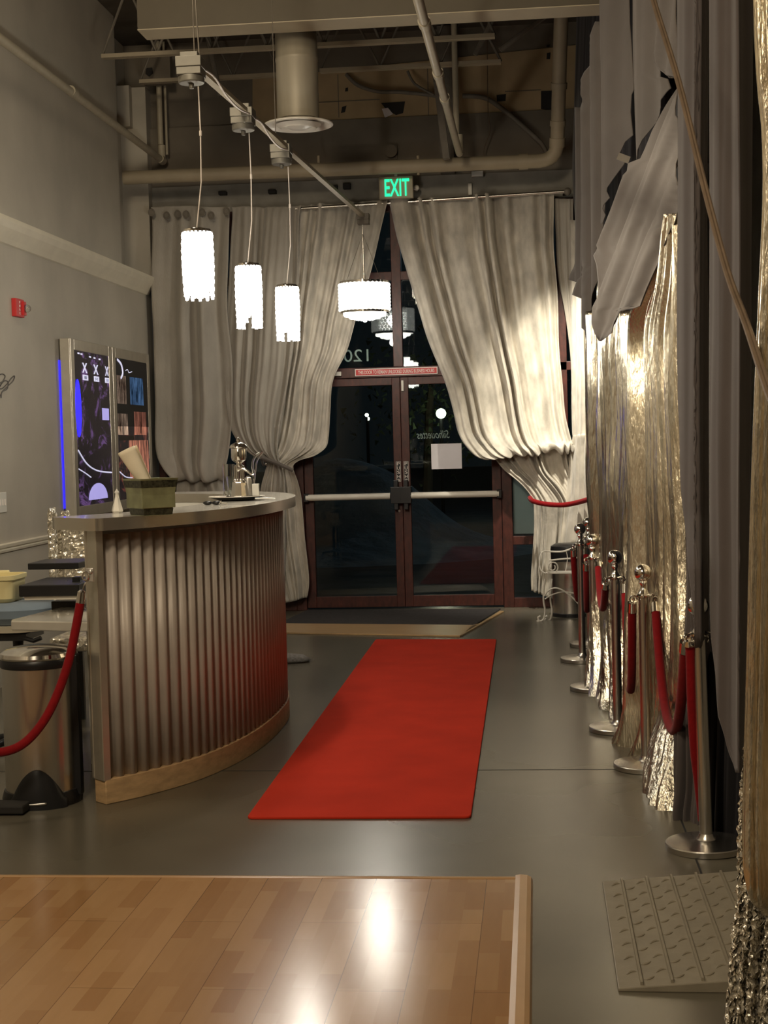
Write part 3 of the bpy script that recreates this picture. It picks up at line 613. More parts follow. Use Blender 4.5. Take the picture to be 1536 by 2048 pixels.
def pendant(i, px, pyt, pyb, wpx, label):
    p = B[i]; Y_ = p.y; top = PY(px, pyt, Y_); bot = PY(px, pyb, Y_); r = wpx/2/FPX*Y_; cx0 = top.x; H = top.z-bot.z
    t = thing('crystal_pendant', label, 'pendant lamp', (cx0, Y_, bot.z), 'crystal pendants over the desk')
    rnd = random.Random(i*5)
    m = MB(); m.tube([(cx0+.03, Y_, p.z-.1), (cx0+.034, Y_, lerp(top.z, p.z, .6)), (cx0+.03, Y_, lerp(top.z, p.z, .3)), (cx0, Y_, top.z+.02)], .0035, 6); m.tube([(cx0+.034, Y_, lerp(top.z, p.z, .58)), (cx0+.034, Y_, lerp(top.z, p.z, .61))], .007, 8); m.build('cord', 'sign_white', t)
    m = MB(); m.lathe([(.02, .02), (r*.9, .01), (r*.97, .0), (r*.97, -.012), (r*.3, -.006)], (cx0, Y_, top.z), 28); fr = m.build('top_plate', 'chrome', t)
    m = MB(); n = 22
    for k in range(n):
        a = 2*PI*k/n; L_ = H*(.80+.20*rnd.random()) if k % 2 else H*(.76+.24*(rnd.random() > .45))
        bx, by = cx0+math.cos(a)*r*.93, Y_+math.sin(a)*r*.93; nz = int(L_/.018)
        bul = [1+.05*math.sin(PI*min(1, j/nz*1.1)) for j in range(nz+1)]
        m.tube([(cx0+math.cos(a)*r*.93*bul[j], Y_+math.sin(a)*r*.93*bul[j], top.z-.005-L_*j/nz) for j in range(nz+1)], [.0065+.0035*(j % 2) for j in range(nz+1)], 6)
    m.build('crystal_strands', 'crystal_lit', t)
    m = MB(); m.ball((cx0, Y_, lerp(top.z, bot.z, .45)), .022, seg=12); m.build('bulb', 'crystal_lit', t)
    for z in (.35, .62): light('POINT', 'pendant_light', (cx0, Y_, lerp(top.z, bot.z, z)), 17, (1, .91, .76), .03)
pendant(0, 394, 463, 598, 60, 'crystal strand pendant nearest the camera and highest in view')
pendant(1, 496, 531, 655, 50, 'middle one of the three slim crystal strand pendants')
pendant(2, 574, 573, 680, 45, 'farthest and lowest of the three slim crystal strand pendants')

# drum chandelier
Y_ = 12.86; top = PY(728, 566, Y_); bot = PY(728, 624, Y_); r = 49/FPX*Y_; cx0 = top.x; H = top.z-bot.z
t = thing('drum_chandelier', 'wide drum shaped crystal chandelier hanging before the doors', 'chandelier', (cx0, Y_, bot.z-.07))
m = MB(); m.tube([(cx0, Y_, 3.45), (cx0, Y_, top.z+.04)], .004, 6)
for a in (.3, 1.9, 3.4, 4.9): m.tube([(cx0, Y_, top.z+.42), (cx0+r*.75*math.cos(a), Y_+r*.75*math.sin(a), top.z)], .002, 5)
m.build('suspension_wire', 'steel', t)
m = MB()
for z in (top.z, bot.z): m = MB(); m.lathe([(r*.97, -.012), (r, -.012), (r, .012), (r*.97, .012)], (cx0, Y_, z), 48); m.build('rim', 'chrome', t)
m = MB(); n = 34
for k in range(n):
    a = 2*PI*k/n
    for j in range(8): m.ball((cx0+r*math.cos(a+.09*(j % 2)), Y_+r*math.sin(a+.09*(j % 2)), top.z-.02-(H-.03)*j/7.4), .0175, seg=8)
m.build('bead_curtain', 'crystal_soft', t)
m = MB()
for rr, z, n in ((.165, -.03, 26), (.12, -.05, 20), (.07, -.062, 12)):
    for k in range(n): m.ball((cx0+rr*math.cos(2*PI*k/n), Y_+rr*math.sin(2*PI*k/n), bot.z+z+.01), .02, seg=8)
m.build('lower_beads', 'crystal_lit', t)
m = MB(); m.ball((cx0, Y_, bot.z-.068), .02, seg=10); m.build('drop_bead', 'crystal_lit', t)
m = MB(); m.lathe([(r*.7, top.z-.04), (r*.7, bot.z+.02)], (cx0, Y_, 0), 32); m.build('inner_shade', 'crystal_lit', t)
light('POINT', 'drum_light', (cx0, Y_, (top.z+bot.z)/2), 55, (1, .92, .78), .06)
light('POINT', 'drum_light', (cx0, Y_, bot.z-.10), 12, (1, .92, .78), .04)

# ------------------------------------------------------------------ curtains on the shop front
zr = 3.84; RY = 13.90; t = thing('curtain_rod', 'slim steel curtain rod across the shop front', 'curtain rod', (-.9, 13.925, zr))
m = MB(); m.tube([PY(560, 420, 13.925), PY(1132, 383, 13.925)], .016, 14); m.build('rod', 'steel', t)
e = PY(1135, 383, 13.925); m = MB(); m.ball(e, .035, seg=16); m.build('finial', 'steel_dark', t)
m = MB(); 
for a in (PY(562, 420, 13.925), e+Vector((-.03, 0, 0)), PY(772, 405, 13.925)): m = MB(); m.tube([a, a+Vector((0, .18, 0))], .014, 10); m.build('bracket', 'steel', t)

o = drape('curtain', 'curtain_grey', [((412, 412), 300, 461, 0, .35), (440, 301, 460, 0, .8), (520, 302, 456), (620, 304, 456), (720, 308, 462), (820, 311, 464), (900, 313, 457, .04), (935, 326, 449, .10, .9, .03), (958, 345, 446, .10, .8, .05), (962, 352, 446, .02, .6, .03), (950, 356, 448, -.04, .6), (1000, 352, 470, -.02), (1100, 345, 500, .0), (1200, 340, 520, 0)],
          13.90, 13.90, 2.6, .075, seed=3, drift=1.6, wob=.010, ripple=.14, sharp=1)
tag(o, 'leftmost grey curtain hung by bare grommets and puffed out near its hem', 'curtain')
for x, y in [(303, 425), (333, 431), (355, 428), (372, 429), (404, 425), (422, 431), (453, 423)]:
    m = MB(); p = PY(x, y, 13.80); n = 16
    m.tube([p+Vector((.026*math.cos(2*PI*k/n), 0, .030*math.sin(2*PI*k/n))) for k in range(n)], .007, 6, closed=True); m.lathe([(.024, 0), (.024, .004)], p, 16, axis='Y')
    m.build('grommet', 'steel_dark', o)
o = drape('curtain', 'curtain_grey', [((413, 413), 464, 604, 0, .6), (440, 464, 600), (520, 459, 598), (620, 452, 592), (720, 448, 584), (800, 449, 572), (860, 462, 560, .04), (900, 490, 556, .08), (925, 528, 560, .08, .4), (945, 528, 568, .04, .4), (985, 519, 572, .02, .7), (1080, 512, 570), (1205, 505, 566)],
          13.92, 13.88, 3.4, .075, seed=11, drift=.8, wob=.008, ripple=.12, sharp=.9)
tag(o, 'grey curtain behind the middle pendant, swept right into the tieback', 'curtain')
o = drape('curtain', 'curtain', [((411, 400), 598, 777, 0, .9), (440, 598, 768), (500, 594, 752), (560, 590, 737), (640, 584, 712), (700, 580, 694), (760, 572, 667), (820, 565, 661), (870, 556, 658, .05), (895, 548, 652, .10, .8, .02), (912, 541, 628, .12, .6, .02), (926, 538, 592, .10, .35), (940, 536, 588, .08, .35), (965, 532, 597, .05, .6), (1000, 530, 604, .02), (1080, 533, 609), (1160, 548, 617), ((1206, 1196), 568, 612)],
          13.96, 13.92, 4.6, .075, seed=5, drift=.5, wob=.008, ripple=.13, sharp=.85)
tag(o, 'grey velvet curtain left of the doors, gathered into a tieback', 'curtain')
m = MB(); m.tube(catmull([PY(x, y, 13.70) for x, y in [(522, 915), (540, 921), (562, 930), (586, 941)]], 5), .018, 8); m.tube(catmull([PY(523, 917, 13.72), PY(527, 930, 13.85), PY(533, 929, 14.0)], 4), .012, 8)
m.build('tieback', 'drape_grey', o)
m = MB(); m.ball(PY(532, 928, 13.80), .014, seg=10); m.build('tieback_hook', 'chrome', o)

o = drape('curtain', 'curtain', [((401, 381), 778, 1106, 0, .9), ((430, 415), 786, 1107), (500, 801, 1109), (600, 830, 1114), (680, 858, 1119), (760, 889, 1126), (820, 905, 1131), (860, 914, 1138, .04), (885, 928, 1144, .10, 1, .03), ((906, 890), 950, 1148, .16, .9, .07), ((913, 903), 975, 1146, .14, .8, .07), ((906, 898), 985, 1142, .06, .6, .05), ((906, 898), 984, 1142, .0, .6, .02), (940, 1010, 1146, .0, .8), (970, 1042, 1160, .03, .7), (1000, 1064, 1176, .05, .35), (1012, 1066, 1178, .05, .35), (1050, 1066, 1178, .02, .6), (1100, 1063, 1174), (1150, 1061, 1162), ((1180, 1212), 1062, 1150)],
          13.96, 13.96, 6.4, .085, seed=9, drift=.35, wob=.008, ripple=.12, sharp=.8)
tag(o, 'wide grey velvet curtain right of the doors, puffed out above its tie', 'curtain')
o = drape('curtain', 'curtain_grey', [(398, 1107, 1146, 0, .5), (480, 1110, 1147), (560, 1116, 1148), (640, 1129, 1149), (720, 1142, 1150), (780, 1146, 1150)], 14.02, 13.95, 3, .02, seed=21)
tag(o, 'narrow pale curtain tail at the far right end of the rod', 'curtain')
o = drape('curtain', 'curtain', [(440, 1140, 1196), (600, 1143, 1190), (760, 1144, 1188), (860, 1144, 1187), (872, 1145, 1186, .03), (900, 1140, 1186, .01), (980, 1132, 1188), (1060, 1120, 1190), (1140, 1112, 1190), (1208, 1108, 1190)], 13.95, 13.35, 3, .035, seed=23, ripple=.15)
tag(o, 'brightly lit pale curtain in the right corner behind the silver drapes', 'curtain')
# red rope tieback on the right curtain
pts = catmull([PY(x, y, Y_) for x, y, Y_ in [(1060, 996, 13.9), (1066, 1002, 13.72), (1090, 1008, 13.66), (1125, 1010, 13.6), (1155, 1005, 13.5), (1182, 997, 13.3)]], 6)
t = thing('rope_tieback', 'red velvet rope tying back the right curtain at waist height', 'rope', pts[0])
m = MB(); m.tube(pts, .023, 12); m.build('velvet_rope', 'velvet_red', t)

# ------------------------------------------------------------------ right side: black backing, silver drapes, torn grey swags
def lin(pa, ya, pb, yb): return lambda px: ya+(yb-ya)*max(-.3, min(1.3, (px-pa)/(pb-pa)))
o = drape('black_backdrop', 'drape_dark', [(-260, 1166, 1368), (200, 1150, 1366), (400, 1149, 1366), (700, 1176, 1368), (1100, 1186, 1372), ((1250, 1420), 1190, 1372)], lin(1150, 13.1, 1362, 7.7), None, 16, .02, seed=31, wob=.004)
tag(o, 'black backdrop cloth showing through the gaps between grey swags and silver drapes', 'backdrop')

o = drape('silver_drape', 'lame', [(560, 1166, 1206), (700, 1171, 1206), (900, 1174, 1207), (1000, 1180, 1208), (1080, 1184, 1208, 0, .7), (1200, 1180, 1210), ((1275, 1285), 1176, 1212)], 12.9, 11.3, 4, .05, seed=33, wob=.008)
tag(o, 'narrow silver drape farthest away, beside the lit corner curtain', 'drape')
o = drape('silver_drape', 'lame', [(620, 1184, 1268), (760, 1186, 1268), (900, 1188, 1268), (1020, 1192, 1268), (1120, 1196, 1266), (1240, 1196, 1264, .05), (1340, 1192, 1262, .15), ((1390, 1420), 1188, 1258, .25), ((1402, 1452), 1190, 1262, .35)], 9.7, 8.45, 8, .06, seed=36, wob=.014, ripple=.4, drift=1.4, sub=9, hem=.02)
tag(o, 'crumpled bright silver drape behind the third and fourth stanchions', 'drape')
o = drape('silver_drape', 'lame_dull', [(430, 1330, 1372), (560, 1296, 1372), (660, 1262, 1372), (800, 1264, 1373), (950, 1264, 1376), (1150, 1264, 1382), (1300, 1262, 1384, .05), (1400, 1256, 1376, .12), ((1455, 1500), 1246, 1356, .2, .9), ((1500, 1590), 1228, 1338, .32, .9)], lin(1262, 7.9, 1372, 6.85), None, 8, .06, seed=38, wob=.012, drift=.7, sub=9, hem=.025)
tag(o, 'champagne silver drape between the second and nearest stanchions', 'drape')
o = drape('silver_drape', 'lame', [(1400, 1330, 1372), (1450, 1318, 1370), (1510, 1302, 1356, .12), ((1570, 1590), 1288, 1342, .25), ((1606, 1640), 1290, 1336, .32)], 7.0, 6.62, 2.2, .045, seed=41, wob=.015, hem=.02)
tag(o, 'short silver hem puddled on the floor beside the nearest stanchion', 'drape')

def swag(rows, fn, n, amp, label, seed, mt='drape_grey', **k):
    o = drape('torn_swag', mt, rows, fn, None, n, amp, seed=seed, wob=.004, solid=.004, flat=True, **k); tag(o, label, 'swag', None); return o
swag([(215, 1150, 1169), (300, 1147, 1171), (420, 1147, 1172), (520, 1147, 1172), (548, 1144, 1170), (560, 1142, 1168), (563, 1150, 1164)], lin(1140, 12.2, 1205, 10.9), 2, .02, 'narrow torn grey strip at the far left of the swags', 51, lam=12, ripple=.1)
swag([(-420, 1176, 1200), (44, 1196, 1201), (100, 1184, 1201), (190, 1165, 1201), (215, 1171, 1202), (300, 1161, 1202), (400, 1170, 1202), (480, 1169, 1199), (530, 1170, 1197), (560, 1156, 1198), (590, 1153, 1194), (598, 1160, 1192), (640, 1162, 1192), (655, 1164, 1190), (676, 1184, 1192)][1:], lin(1150, 10.9, 1205, 9.9), 2.4, .03, 'pointed torn grey swag beside the drain pipe', 52, lam=22, ripple=.1)
swag([(-420, 1201, 1250), (43, 1202, 1257), (100, 1202, 1260), (180, 1204, 1263), (190, 1204, 1259), (225, 1204, 1257), (272, 1205, 1262), (284, 1205, 1246), (306, 1205, 1236), (312, 1205, 1243), (318, 1205, 1250), (330, 1206, 1243), (355, 1206, 1228), (375, 1206, 1218), (382, 1206, 1217), (395, 1206, 1222), (410, 1206, 1211), (418, 1206, 1209), (430, 1206, 1215), (447, 1205, 1209)], lin(1200, 9.5, 1264, 8.9), 1.6, .014, 'flat grey cloth panel hanging second in the torn swags', 53, lam=80, ripple=.15, sharp=1)
swag([(-420, 1252, 1312), (80, 1261, 1314), (146, 1264, 1324), (154, 1264, 1326), (158, 1264, 1338), (176, 1265, 1341), (184, 1265, 1337), (200, 1265, 1330), (260, 1266, 1300), (300, 1267, 1281), (324, 1270, 1274)], lin(1255, 8.6, 1345, 7.5), 1.8, .018, 'grey cloth panel above the long diagonal tear', 54, lam=44, ripple=.15, sharp=1)
swag([(-420, 1304, 1358), (60, 1306, 1358), (140, 1318, 1358), (150, 1326, 1358), (156, 1345, 1358)], lin(1255, 8.45, 1358, 7.2), 1.4, .018, 'grey cloth panel beside the great drape, near the ceiling', 55, lam=30, ripple=.1, sharp=1, skew=.1)
swag([(150, 1352, 1358), (176, 1346, 1358), (200, 1334, 1358), (260, 1304, 1358), (316, 1281, 1358), (326, 1268, 1358), (350, 1248, 1358), (400, 1223, 1357), (440, 1208, 1357), (447, 1207, 1354), (456, 1206, 1340), (470, 1200, 1334), (490, 1194, 1329), (510, 1197, 1318), (530, 1196, 1309), (560, 1193, 1300), (580, 1189, 1291), (588, 1189, 1289), (612, 1189, 1276), (617, 1189, 1264), (622, 1190, 1247), (645, 1190, 1234), (665, 1191, 1213), (683, 1192, 1196)],
     lin(1193, 8.15, 1358, 6.8), 3.4, .022, 'largest torn grey swag, ending in a point above the silver drape', 56, lam=46, skew=.38, ripple=.3, sharp=1)
m = MB(); a = PY(1241, 313, 8.75); m.box((-.035, 0, -.02), (.035, .004, .02), rot=(.4, 'Y')); o = m.build('cloth_tab', 'curtain_grey'); o.location = PY(1247, 316, 8.7); tag(o, 'small pale cloth scrap pinned between two torn swags', 'scrap')

# great grey drapes in front
def pw(tab):
    def f(x):
        for (a, ya), (b, yb) in zip(tab, tab[1:]):
            if x <= b: return ya+(yb-ya)*(x-a)/(b-a)
        return tab[-1][1]
    return f
o = drape('grey_drape', 'drape_velour', [(-900, 1352, 1418), (450, 1352, 1418), (800, 1356, 1419), (1030, 1371, 1419, .05), (1130, 1379, 1419, .24), (1275, 1389, 1420, .24), (1330, 1393, 1422, .0), (1500, 1400, 1428, -.05), (1600, 1404, 1440, -.1)],
          pw([(1340, 6.42), (1352, 6.34), (1372, 6.05), (1388, 5.93), (1400, 5.93), (1412, 6.00), (1422, 6.12), (1450, 6.15)]), None, 3, .006, seed=61, wob=.003, solid=.005, flat=True, lam=40, ripple=.3, sharp=1)
tag(o, 'smooth grey velour drape whose left fold hides the top of the nearest stanchion', 'drape')
o = drape('grey_drape', 'drape_velour', [(-900, 1416, 1503), (700, 1416, 1501), (1200, 1416, 1497), (1350, 1434, 1496), (1430, 1440, 1494), (1490, 1452, 1490), (1545, 1468, 1484)],
          pw([(1410, 5.82), (1418, 5.72), (1440, 5.56), (1460, 5.50), (1466, 5.44), (1478, 5.36), (1484, 5.40), (1492, 5.50), (1505, 5.60)]), None, 3, .006, seed=62, wob=.003, solid=.005, flat=True, lam=46, ripple=.3, sharp=1)
tag(o, 'tall smooth grey velour drape between the nearest stanchion and the champagne drape', 'drape')
o = drape('shade_drape', 'drape_dark', [(1150, 1396, 1520), (1400, 1398, 1510), (1600, 1400, 1496), ((1668, 1690), 1402, 1490)], lin(1396, 6.04, 1520, 5.85), None, 5, .03, seed=66, wob=.004)  # black sheet stands in for the shade below the grey drapes
tag(o, 'black cloth added for the dark shade behind the base of the nearest stanchion', 'drape')
o = drape('grey_drape', 'drape_velour', [(1000, 1394, 1412), (1200, 1394, 1414), (1300, 1386, 1418), (1400, 1368, 1430), (1500, 1351, 1440), (1580, 1340, 1446), (1630, 1331, 1448), ((1655, 1668), 1336, 1446)], 6.28, 6.12, 4, .05, seed=63, wob=.012, hem=.02)
tag(o, 'grey velour hem flaring onto the floor left of the nearest stanchion', 'drape')
o = drape('gold_drape', 'lame_dull', [(-1900, 1512, 1680), (-80, 1512, 1680), (300, 1524, 1680), (600, 1515, 1680), (900, 1504, 1680), (1200, 1497, 1680), (1440, 1491, 1680), (1640, 1486, 1680, .03), ((1740, 1800), 1487, 1680, .05), ((1778, 1900), 1494, 1680, .03), ((1790, 1960), 1508, 1680, -.02)], 3.62, 3.45, 5, .03, seed=71, wob=.006, sub=6)
tag(o, 'champagne drape with a loose hem at the right edge of the photo', 'drape')
vs, fs = drape_grid([(1405, 1496, 1690), (1480, 1489, 1690), (1560, 1476, 1690), (1650, 1470, 1690), (1800, 1467, 1690), (1900, 1458, 1690), (2048, 1448, 1690), (2150, 1440, 1690)], 3.86, 3.76, 7, .03, seed=73, wob=.004, cols=150, sub=18)
rnd = random.Random(4); vs = [p+Vector((rnd.uniform(-.006, .006), rnd.uniform(-.012, .012), rnd.uniform(-.004, .004))) for p in vs]
m = MB(); m.add(vs, fs, 0, False); o = m.build('foil_cloth', 'foil', base=True, auto=0); tag(o, 'glittering crinkled silver cloth at the lower right edge', 'cloth')
# slanting cord in front of the drapes
pts = catmull([PY(1292, -60, 5.25), PY(1306, 5, 5.1), PY(1355, 165, 4.7), PY(1408, 380, 4.3), PY(1452, 545, 3.95), PY(1490, 650, 3.6), PY(1536, 790, 3.25), PY(1600, 960, 2.95)], 6)
m = MB(); m.tube(pts, .0065, 8); m.tube([p+Vector((.008, -.003, .003)) for p in pts], .0045, 6)
tag(m.build('slanting_cord', 'cord_tan', base=True), 'taut tan cord slanting down across the grey drapes', 'cord')

# ------------------------------------------------------------------ stanchions and ropes
PH = .98
def stanchion_parts(t):
    o0 = org(t); c = o0
    m = MB(); m.lathe([(.150, 0), (.157, .003), (.157, .023), (.154, .027), (.150, .028), (.06, .033), (.038, .038), (.030, .048), (.026, .060)], c, 64); m.build('base', 'steel', t, auto=25)
    m = MB(); m.lathe([(.0245, .05), (.0245, PH-.155)], c, 28); m.build('pole', 'steel', t)
    m = MB(); m.lathe([(.0245, PH-.16), (.040, PH-.155), (.041, PH-.147), (.028, PH-.142), (.022, PH-.13), (.013, PH-.115), (.012, PH-.10), (.020, PH-.088), (.016, PH-.078)], c, 28); cl = m.build('collar', 'chrome', t)
    for a in range(4):
        m = MB(); d = Vector((math.cos(a*PI/2+.5), math.sin(a*PI/2+.5), 0)); p = c+Vector((0, 0, PH-.150))
        m.tube(catmull([p+d*.03, p+d*.052+Vector((0, 0, .002)), p+d*.060+Vector((0, 0, -.012)), p+d*.053+Vector((0, 0, -.024))], 3), .004, 6)
        m.build('hook', 'chrome', cl)
    m = MB(); m.ball(c+Vector((0, 0, PH-.041)), .041, seg=28); m.build('ball_finial', 'chrome', t)
SP = [PZ(1413, 1697), PZ(1293, 1536), PZ(1236, 1461), PZ(1190, 1379), PZ(1165, 1322), PZ(1181, 1292)]
LB = ['nearest chrome stanchion, leaning beside the tall grey drape', 'second nearest chrome stanchion, in front of the champagne drape', 'third chrome stanchion from the camera, before the crumpled silver drape',
      'fourth chrome stanchion from the camera, its ball half hidden by its neighbours', 'fifth chrome stanchion, standing farthest out onto the floor at the back', 'farthest chrome stanchion, just behind the fifth']
proto = thing('rope_stanchion', LB[0], 'stanchion', SP[0], 'chrome stanchions along the drapes'); stanchion_parts(proto)
ST = [proto]
for k in range(1, 6):
    r = proto.copy(); COL.objects.link(r); r.location = SP[k]; r['label'] = LB[k]; ST.append(r)
    for ch in list(proto.children):
        c = ch.copy(); COL.objects.link(c); c.parent = r
        for g in ch.children:
            d = g.copy(); COL.objects.link(d); d.parent = c
TOP = [p+Vector((0, 0, PH-.155)) for p in SP]
lean = math.atan2(PY(1398, 1245, SP[0].y).x-SP[0].x, PH-.15)
proto.rotation_euler = (0, lean*1.0, 0); TOP[0] = SP[0]+Vector((math.sin(lean)*(PH-.155), 0, math.cos(lean)*(PH-.155)))
def rope(a, b, low, label, pw=2.3, offa=None, offb=None, bx=0):
    a, b = Vector(a), Vector(b); pts = []; n = 26
    for i in range(n+1):
        s = i/n; p = a.lerp(b, s); sag = ((a.z+b.z)/2-low)*(1-abs(2*s-1)**pw); pts.append(Vector((p.x+bx*(1-abs(2*s-1)**2), p.y, p.z-sag)))
    t = thing('velvet_rope', label, 'rope', pts[0], 'red velvet barrier ropes')
    da, db = (pts[1]-pts[0]).normalized(), (pts[-2]-pts[-1]).normalized()
    body = [p for p in pts if (p-pts[0]).length > .06 and (p-pts[-1]).length > .06]
    m = MB(); m.tube([pts[0]+da*.055]+body+[pts[-1]+db*.055], .021, 14); m.build('velvet_sleeve', 'velvet_red', t)
    for e in (pts[:3], pts[-3:][::-1]):
        m = MB(); d = (e[1]-e[0]).normalized(); m.tube([e[0]+d*.018, e[0]+d*.02, e[0]+d*.070], [.012, .022, .0235], 16); c = m.build('end_cap', 'chrome', t)
        m = MB(); n = 10; q = e[0]+d*.004; m.tube([q+Vector((.010*math.cos(2*PI*k/n), 0, .016*math.sin(2*PI*k/n))) for k in range(n)], .0035, 6, closed=True); m.build('snap_hook', 'chrome', c)
    return t
def hk(i, dx, dy=0): return TOP[i]+Vector((dx, dy, -.012))
rope(hk(0, -.048, .03), hk(1, .052, -.03), .335, 'red velvet rope sagging between the two nearest stanchions', 2.4)
rope(hk(1, -.052, .03), hk(2, .05, -.03), .305, 'red velvet rope between the second and third stanchions', 2.4)
rope(hk(2, -.05, .03), hk(3, .03, -.05), .60, 'red velvet rope hanging short between third and fourth stanchions', 2.2)
rope(hk(3, -.04, .03), hk(4, .04, -.03), .44, 'red velvet rope looping between the fourth and fifth stanchions', 2.4)
rope(hk(4, -.052, .0), hk(5, -.05, -.02), .40, 'red velvet rope sagging between the fifth and farthest stanchions', 2.2)
# loose rope on the nearest stanchion
a = hk(0, -.045, -.02)
pts = catmull([a, PY(1381, 1300, 5.80), PY(1384, 1400, 5.82), PY(1390, 1500, 5.84), PY(1398, 1565, 5.86), PY(1406, 1640, 5.88)], 6)
t = thing('velvet_rope', 'red velvet rope hanging straight down beside the nearest pole', 'rope', a, 'red velvet barrier ropes')
m = MB(); m.tube(pts[3:], .020, 14); m.build('velvet_sleeve', 'velvet_red', t)
m = MB(); m.tube([pts[0]-Vector((0, 0, .01)), pts[0]-Vector((0, 0, .012)), pts[4]], [.012, .021, .023], 16); m.build('end_cap', 'chrome', t)

# ------------------------------------------------------------------ white iron bench and bin in the far corner
o_ = PZ(1083, 1243); YB_ = o_.y
t = thing('iron_bench', 'small white scrolled iron bench under the corner curtain', 'bench', (o_.x+.2, YB_, 0))
def bp(x, y, dy=0): return PY(x, y, YB_+dy)
m = MB(); zs = bp(1100, 1148).z; x0, x1 = bp(1091, 1148).x, bp(1091, 1148).x+.52
m.prism([(x0, YB_+.02, zs), (x0+.02, YB_, zs), (x1, YB_-.10, zs), (x1+.02, YB_+.06, zs), (x0+.1, YB_+.13, zs)], (0, 0, .016)); m.build('seat', 'iron_white', t, bevel=.004)
def leg_pts(dx, dy): return catmull([bp(1090, 1158, dy)+Vector((dx, 0, 0)), bp(1088, 1175, dy)+Vector((dx, 0, 0)), bp(1087, 1200, dy)+Vector((dx, 0, 0)), bp(1090, 1222, dy)+Vector((dx, 0, 0)), bp(1087, 1238, dy)+Vector((dx, 0, 0)), bp(1079, 1242, dy)+Vector((dx, 0, 0)), bp(1076, 1235, dy)+Vector((dx, 0, 0)), bp(1081, 1232, dy)+Vector((dx, 0, 0))], 5)
for dx, dy in ((0, 0), (.06, .11), (.45, -.06), (.45, .05)):
    m = MB(); p = leg_pts(dx, dy); m.tube(p, .008, 8); m.lathe([(.016, 0), (.016, .01), (.006, .014)], (p[-8].x, p[-8].y, 0), 12); m.build('leg', 'iron_white', t)
m = MB(); m.tube(catmull([bp(1089, 1192), bp(1096, 1182), bp(1110, 1176), bp(1128, 1182), bp(1150, 1200), bp(1165, 1218)], 5), .007, 8)
m.tube(catmull([bp(1090, 1198, .1), bp(1108, 1188, .1), bp(1130, 1184, .1), bp(1155, 1188, .1)], 5), .006, 8); m.build('apron_arch', 'iron_white', t)
m = MB(); m.tube(catmull([bp(1100, 1103, .12), bp(1125, 1103, .12), bp(1148, 1095, .12), bp(1165, 1086, .12)], 5), .008, 8); m.tube(catmull([bp(1098, 1121, .12), bp(1125, 1118, .12), bp(1150, 1116, .12), bp(1166, 1112, .12)], 5), .007, 8)
m.tube(catmull([bp(1132, 1101, .12), bp(1135, 1118, .12), bp(1130, 1148, .12)], 5), .004, 6)
m.tube(catmull([bp(1100, 1103, .12), bp(1085, 1104, .1), bp(1079, 1120, .05), bp(1082, 1140, .02), bp(1092, 1147)], 5), .006, 8); m.build('backrest', 'iron_white', t)
m = MB(); c = bp(1105, 1134); m.tube([c+Vector((.055*(1-k/40)*math.cos(k*.38+3.9), 0, .055*(1-k/40)*math.sin(k*.38+3.9))) for k in range(26)], .006, 8); m.build('arm_scroll', 'iron_white', t)

o_ = PZ(1142, 1240); c = Vector((o_.x+.01, o_.y+.32, 0)); r = .165
t = thing('steel_bin', 'steel bin with black lid behind the white iron bench', 'bin', c)
zt = PY(1135, 1087, c.y).z
m = MB(); m.lathe([(r, .03), (r, zt-.14)], c, 40); m.build('body', 'steel', t)
m = MB(); m.lathe([(r+.006, 0), (r+.008, .03), (r, .035)], c, 40); m.build('base_ring', 'black', t)
m = MB(); m.lathe([(r+.005, zt-.15), (r+.008, zt-.05), (r+.004, zt-.02), (r-.03, zt), (.01, zt+.002)], c, 40); m.build('lid', 'black', t)

# ------------------------------------------------------------------ floor coverings
def carpet():
    P = [(-1.262, 6.232), (-.306, 6.244), (-.344, 11.81), (-1.312, 11.89)]; th = .012; out = []
    V = [Vector((*p, 0)) for p in P]
    for i in range(4):
        a, b, c = V[i-1], V[i], V[(i+1) % 4]; p, q = b+(a-b).normalized()*.035, b+(c-b).normalized()*.035
        out += [p.lerp(b, s).lerp(b.lerp(q, s), s) for s in (0, .25, .5, .75, 1)]
    m = MB(); m.prism(out, (0, 0, th)); return m.build('red_carpet', 'carpet', base=True, bevel=.004)
tag(carpet(), 'long bright red carpet runner leading to the doors', 'carpet')
q = [Vector((-2.30, 13.02, 0)), Vector((-.565, 12.70, 0)), Vector((-.36, 13.95, 0)), Vector((-2.2, 14.08, 0))]
m = MB(); m.prism(q, (0, 0, .010)); tag(m.build('entry_mat', 'mat', base=True, bevel=.003), 'dark grey entrance mat in front of the glass doors', 'mat')
t = thing('threshold_trim', 'pale oak strips edging the dark entrance mat', 'floor trim', (-1.4, 12.5, 0))
A = [Vector((-2.45, 12.45, 0)), PZ(920, 1273), PZ(957, 1253), Vector((-2.45, 13.04, 0))]; A[1] = PZ(920, 1274)
m = MB(); m.prism(A, (0, 0, .014)); m.build('front_strip', 'oak', t, bevel=.003)
A = [PZ(921, 1273.5), PZ(958, 1252.5)+Vector((.0, 0, 0)), PZ(1003, 1223.5), PZ(1008, 1224)+Vector((0, .0, 0))]
A = [PZ(922, 1274), PZ(1008, 1225), PZ(1000, 1224.5), PZ(958, 1250), PZ(945, 1253)]
m = MB(); m.prism(A, (0, 0, .014)); m.build('side_strip', 'oak', t, bevel=.002)

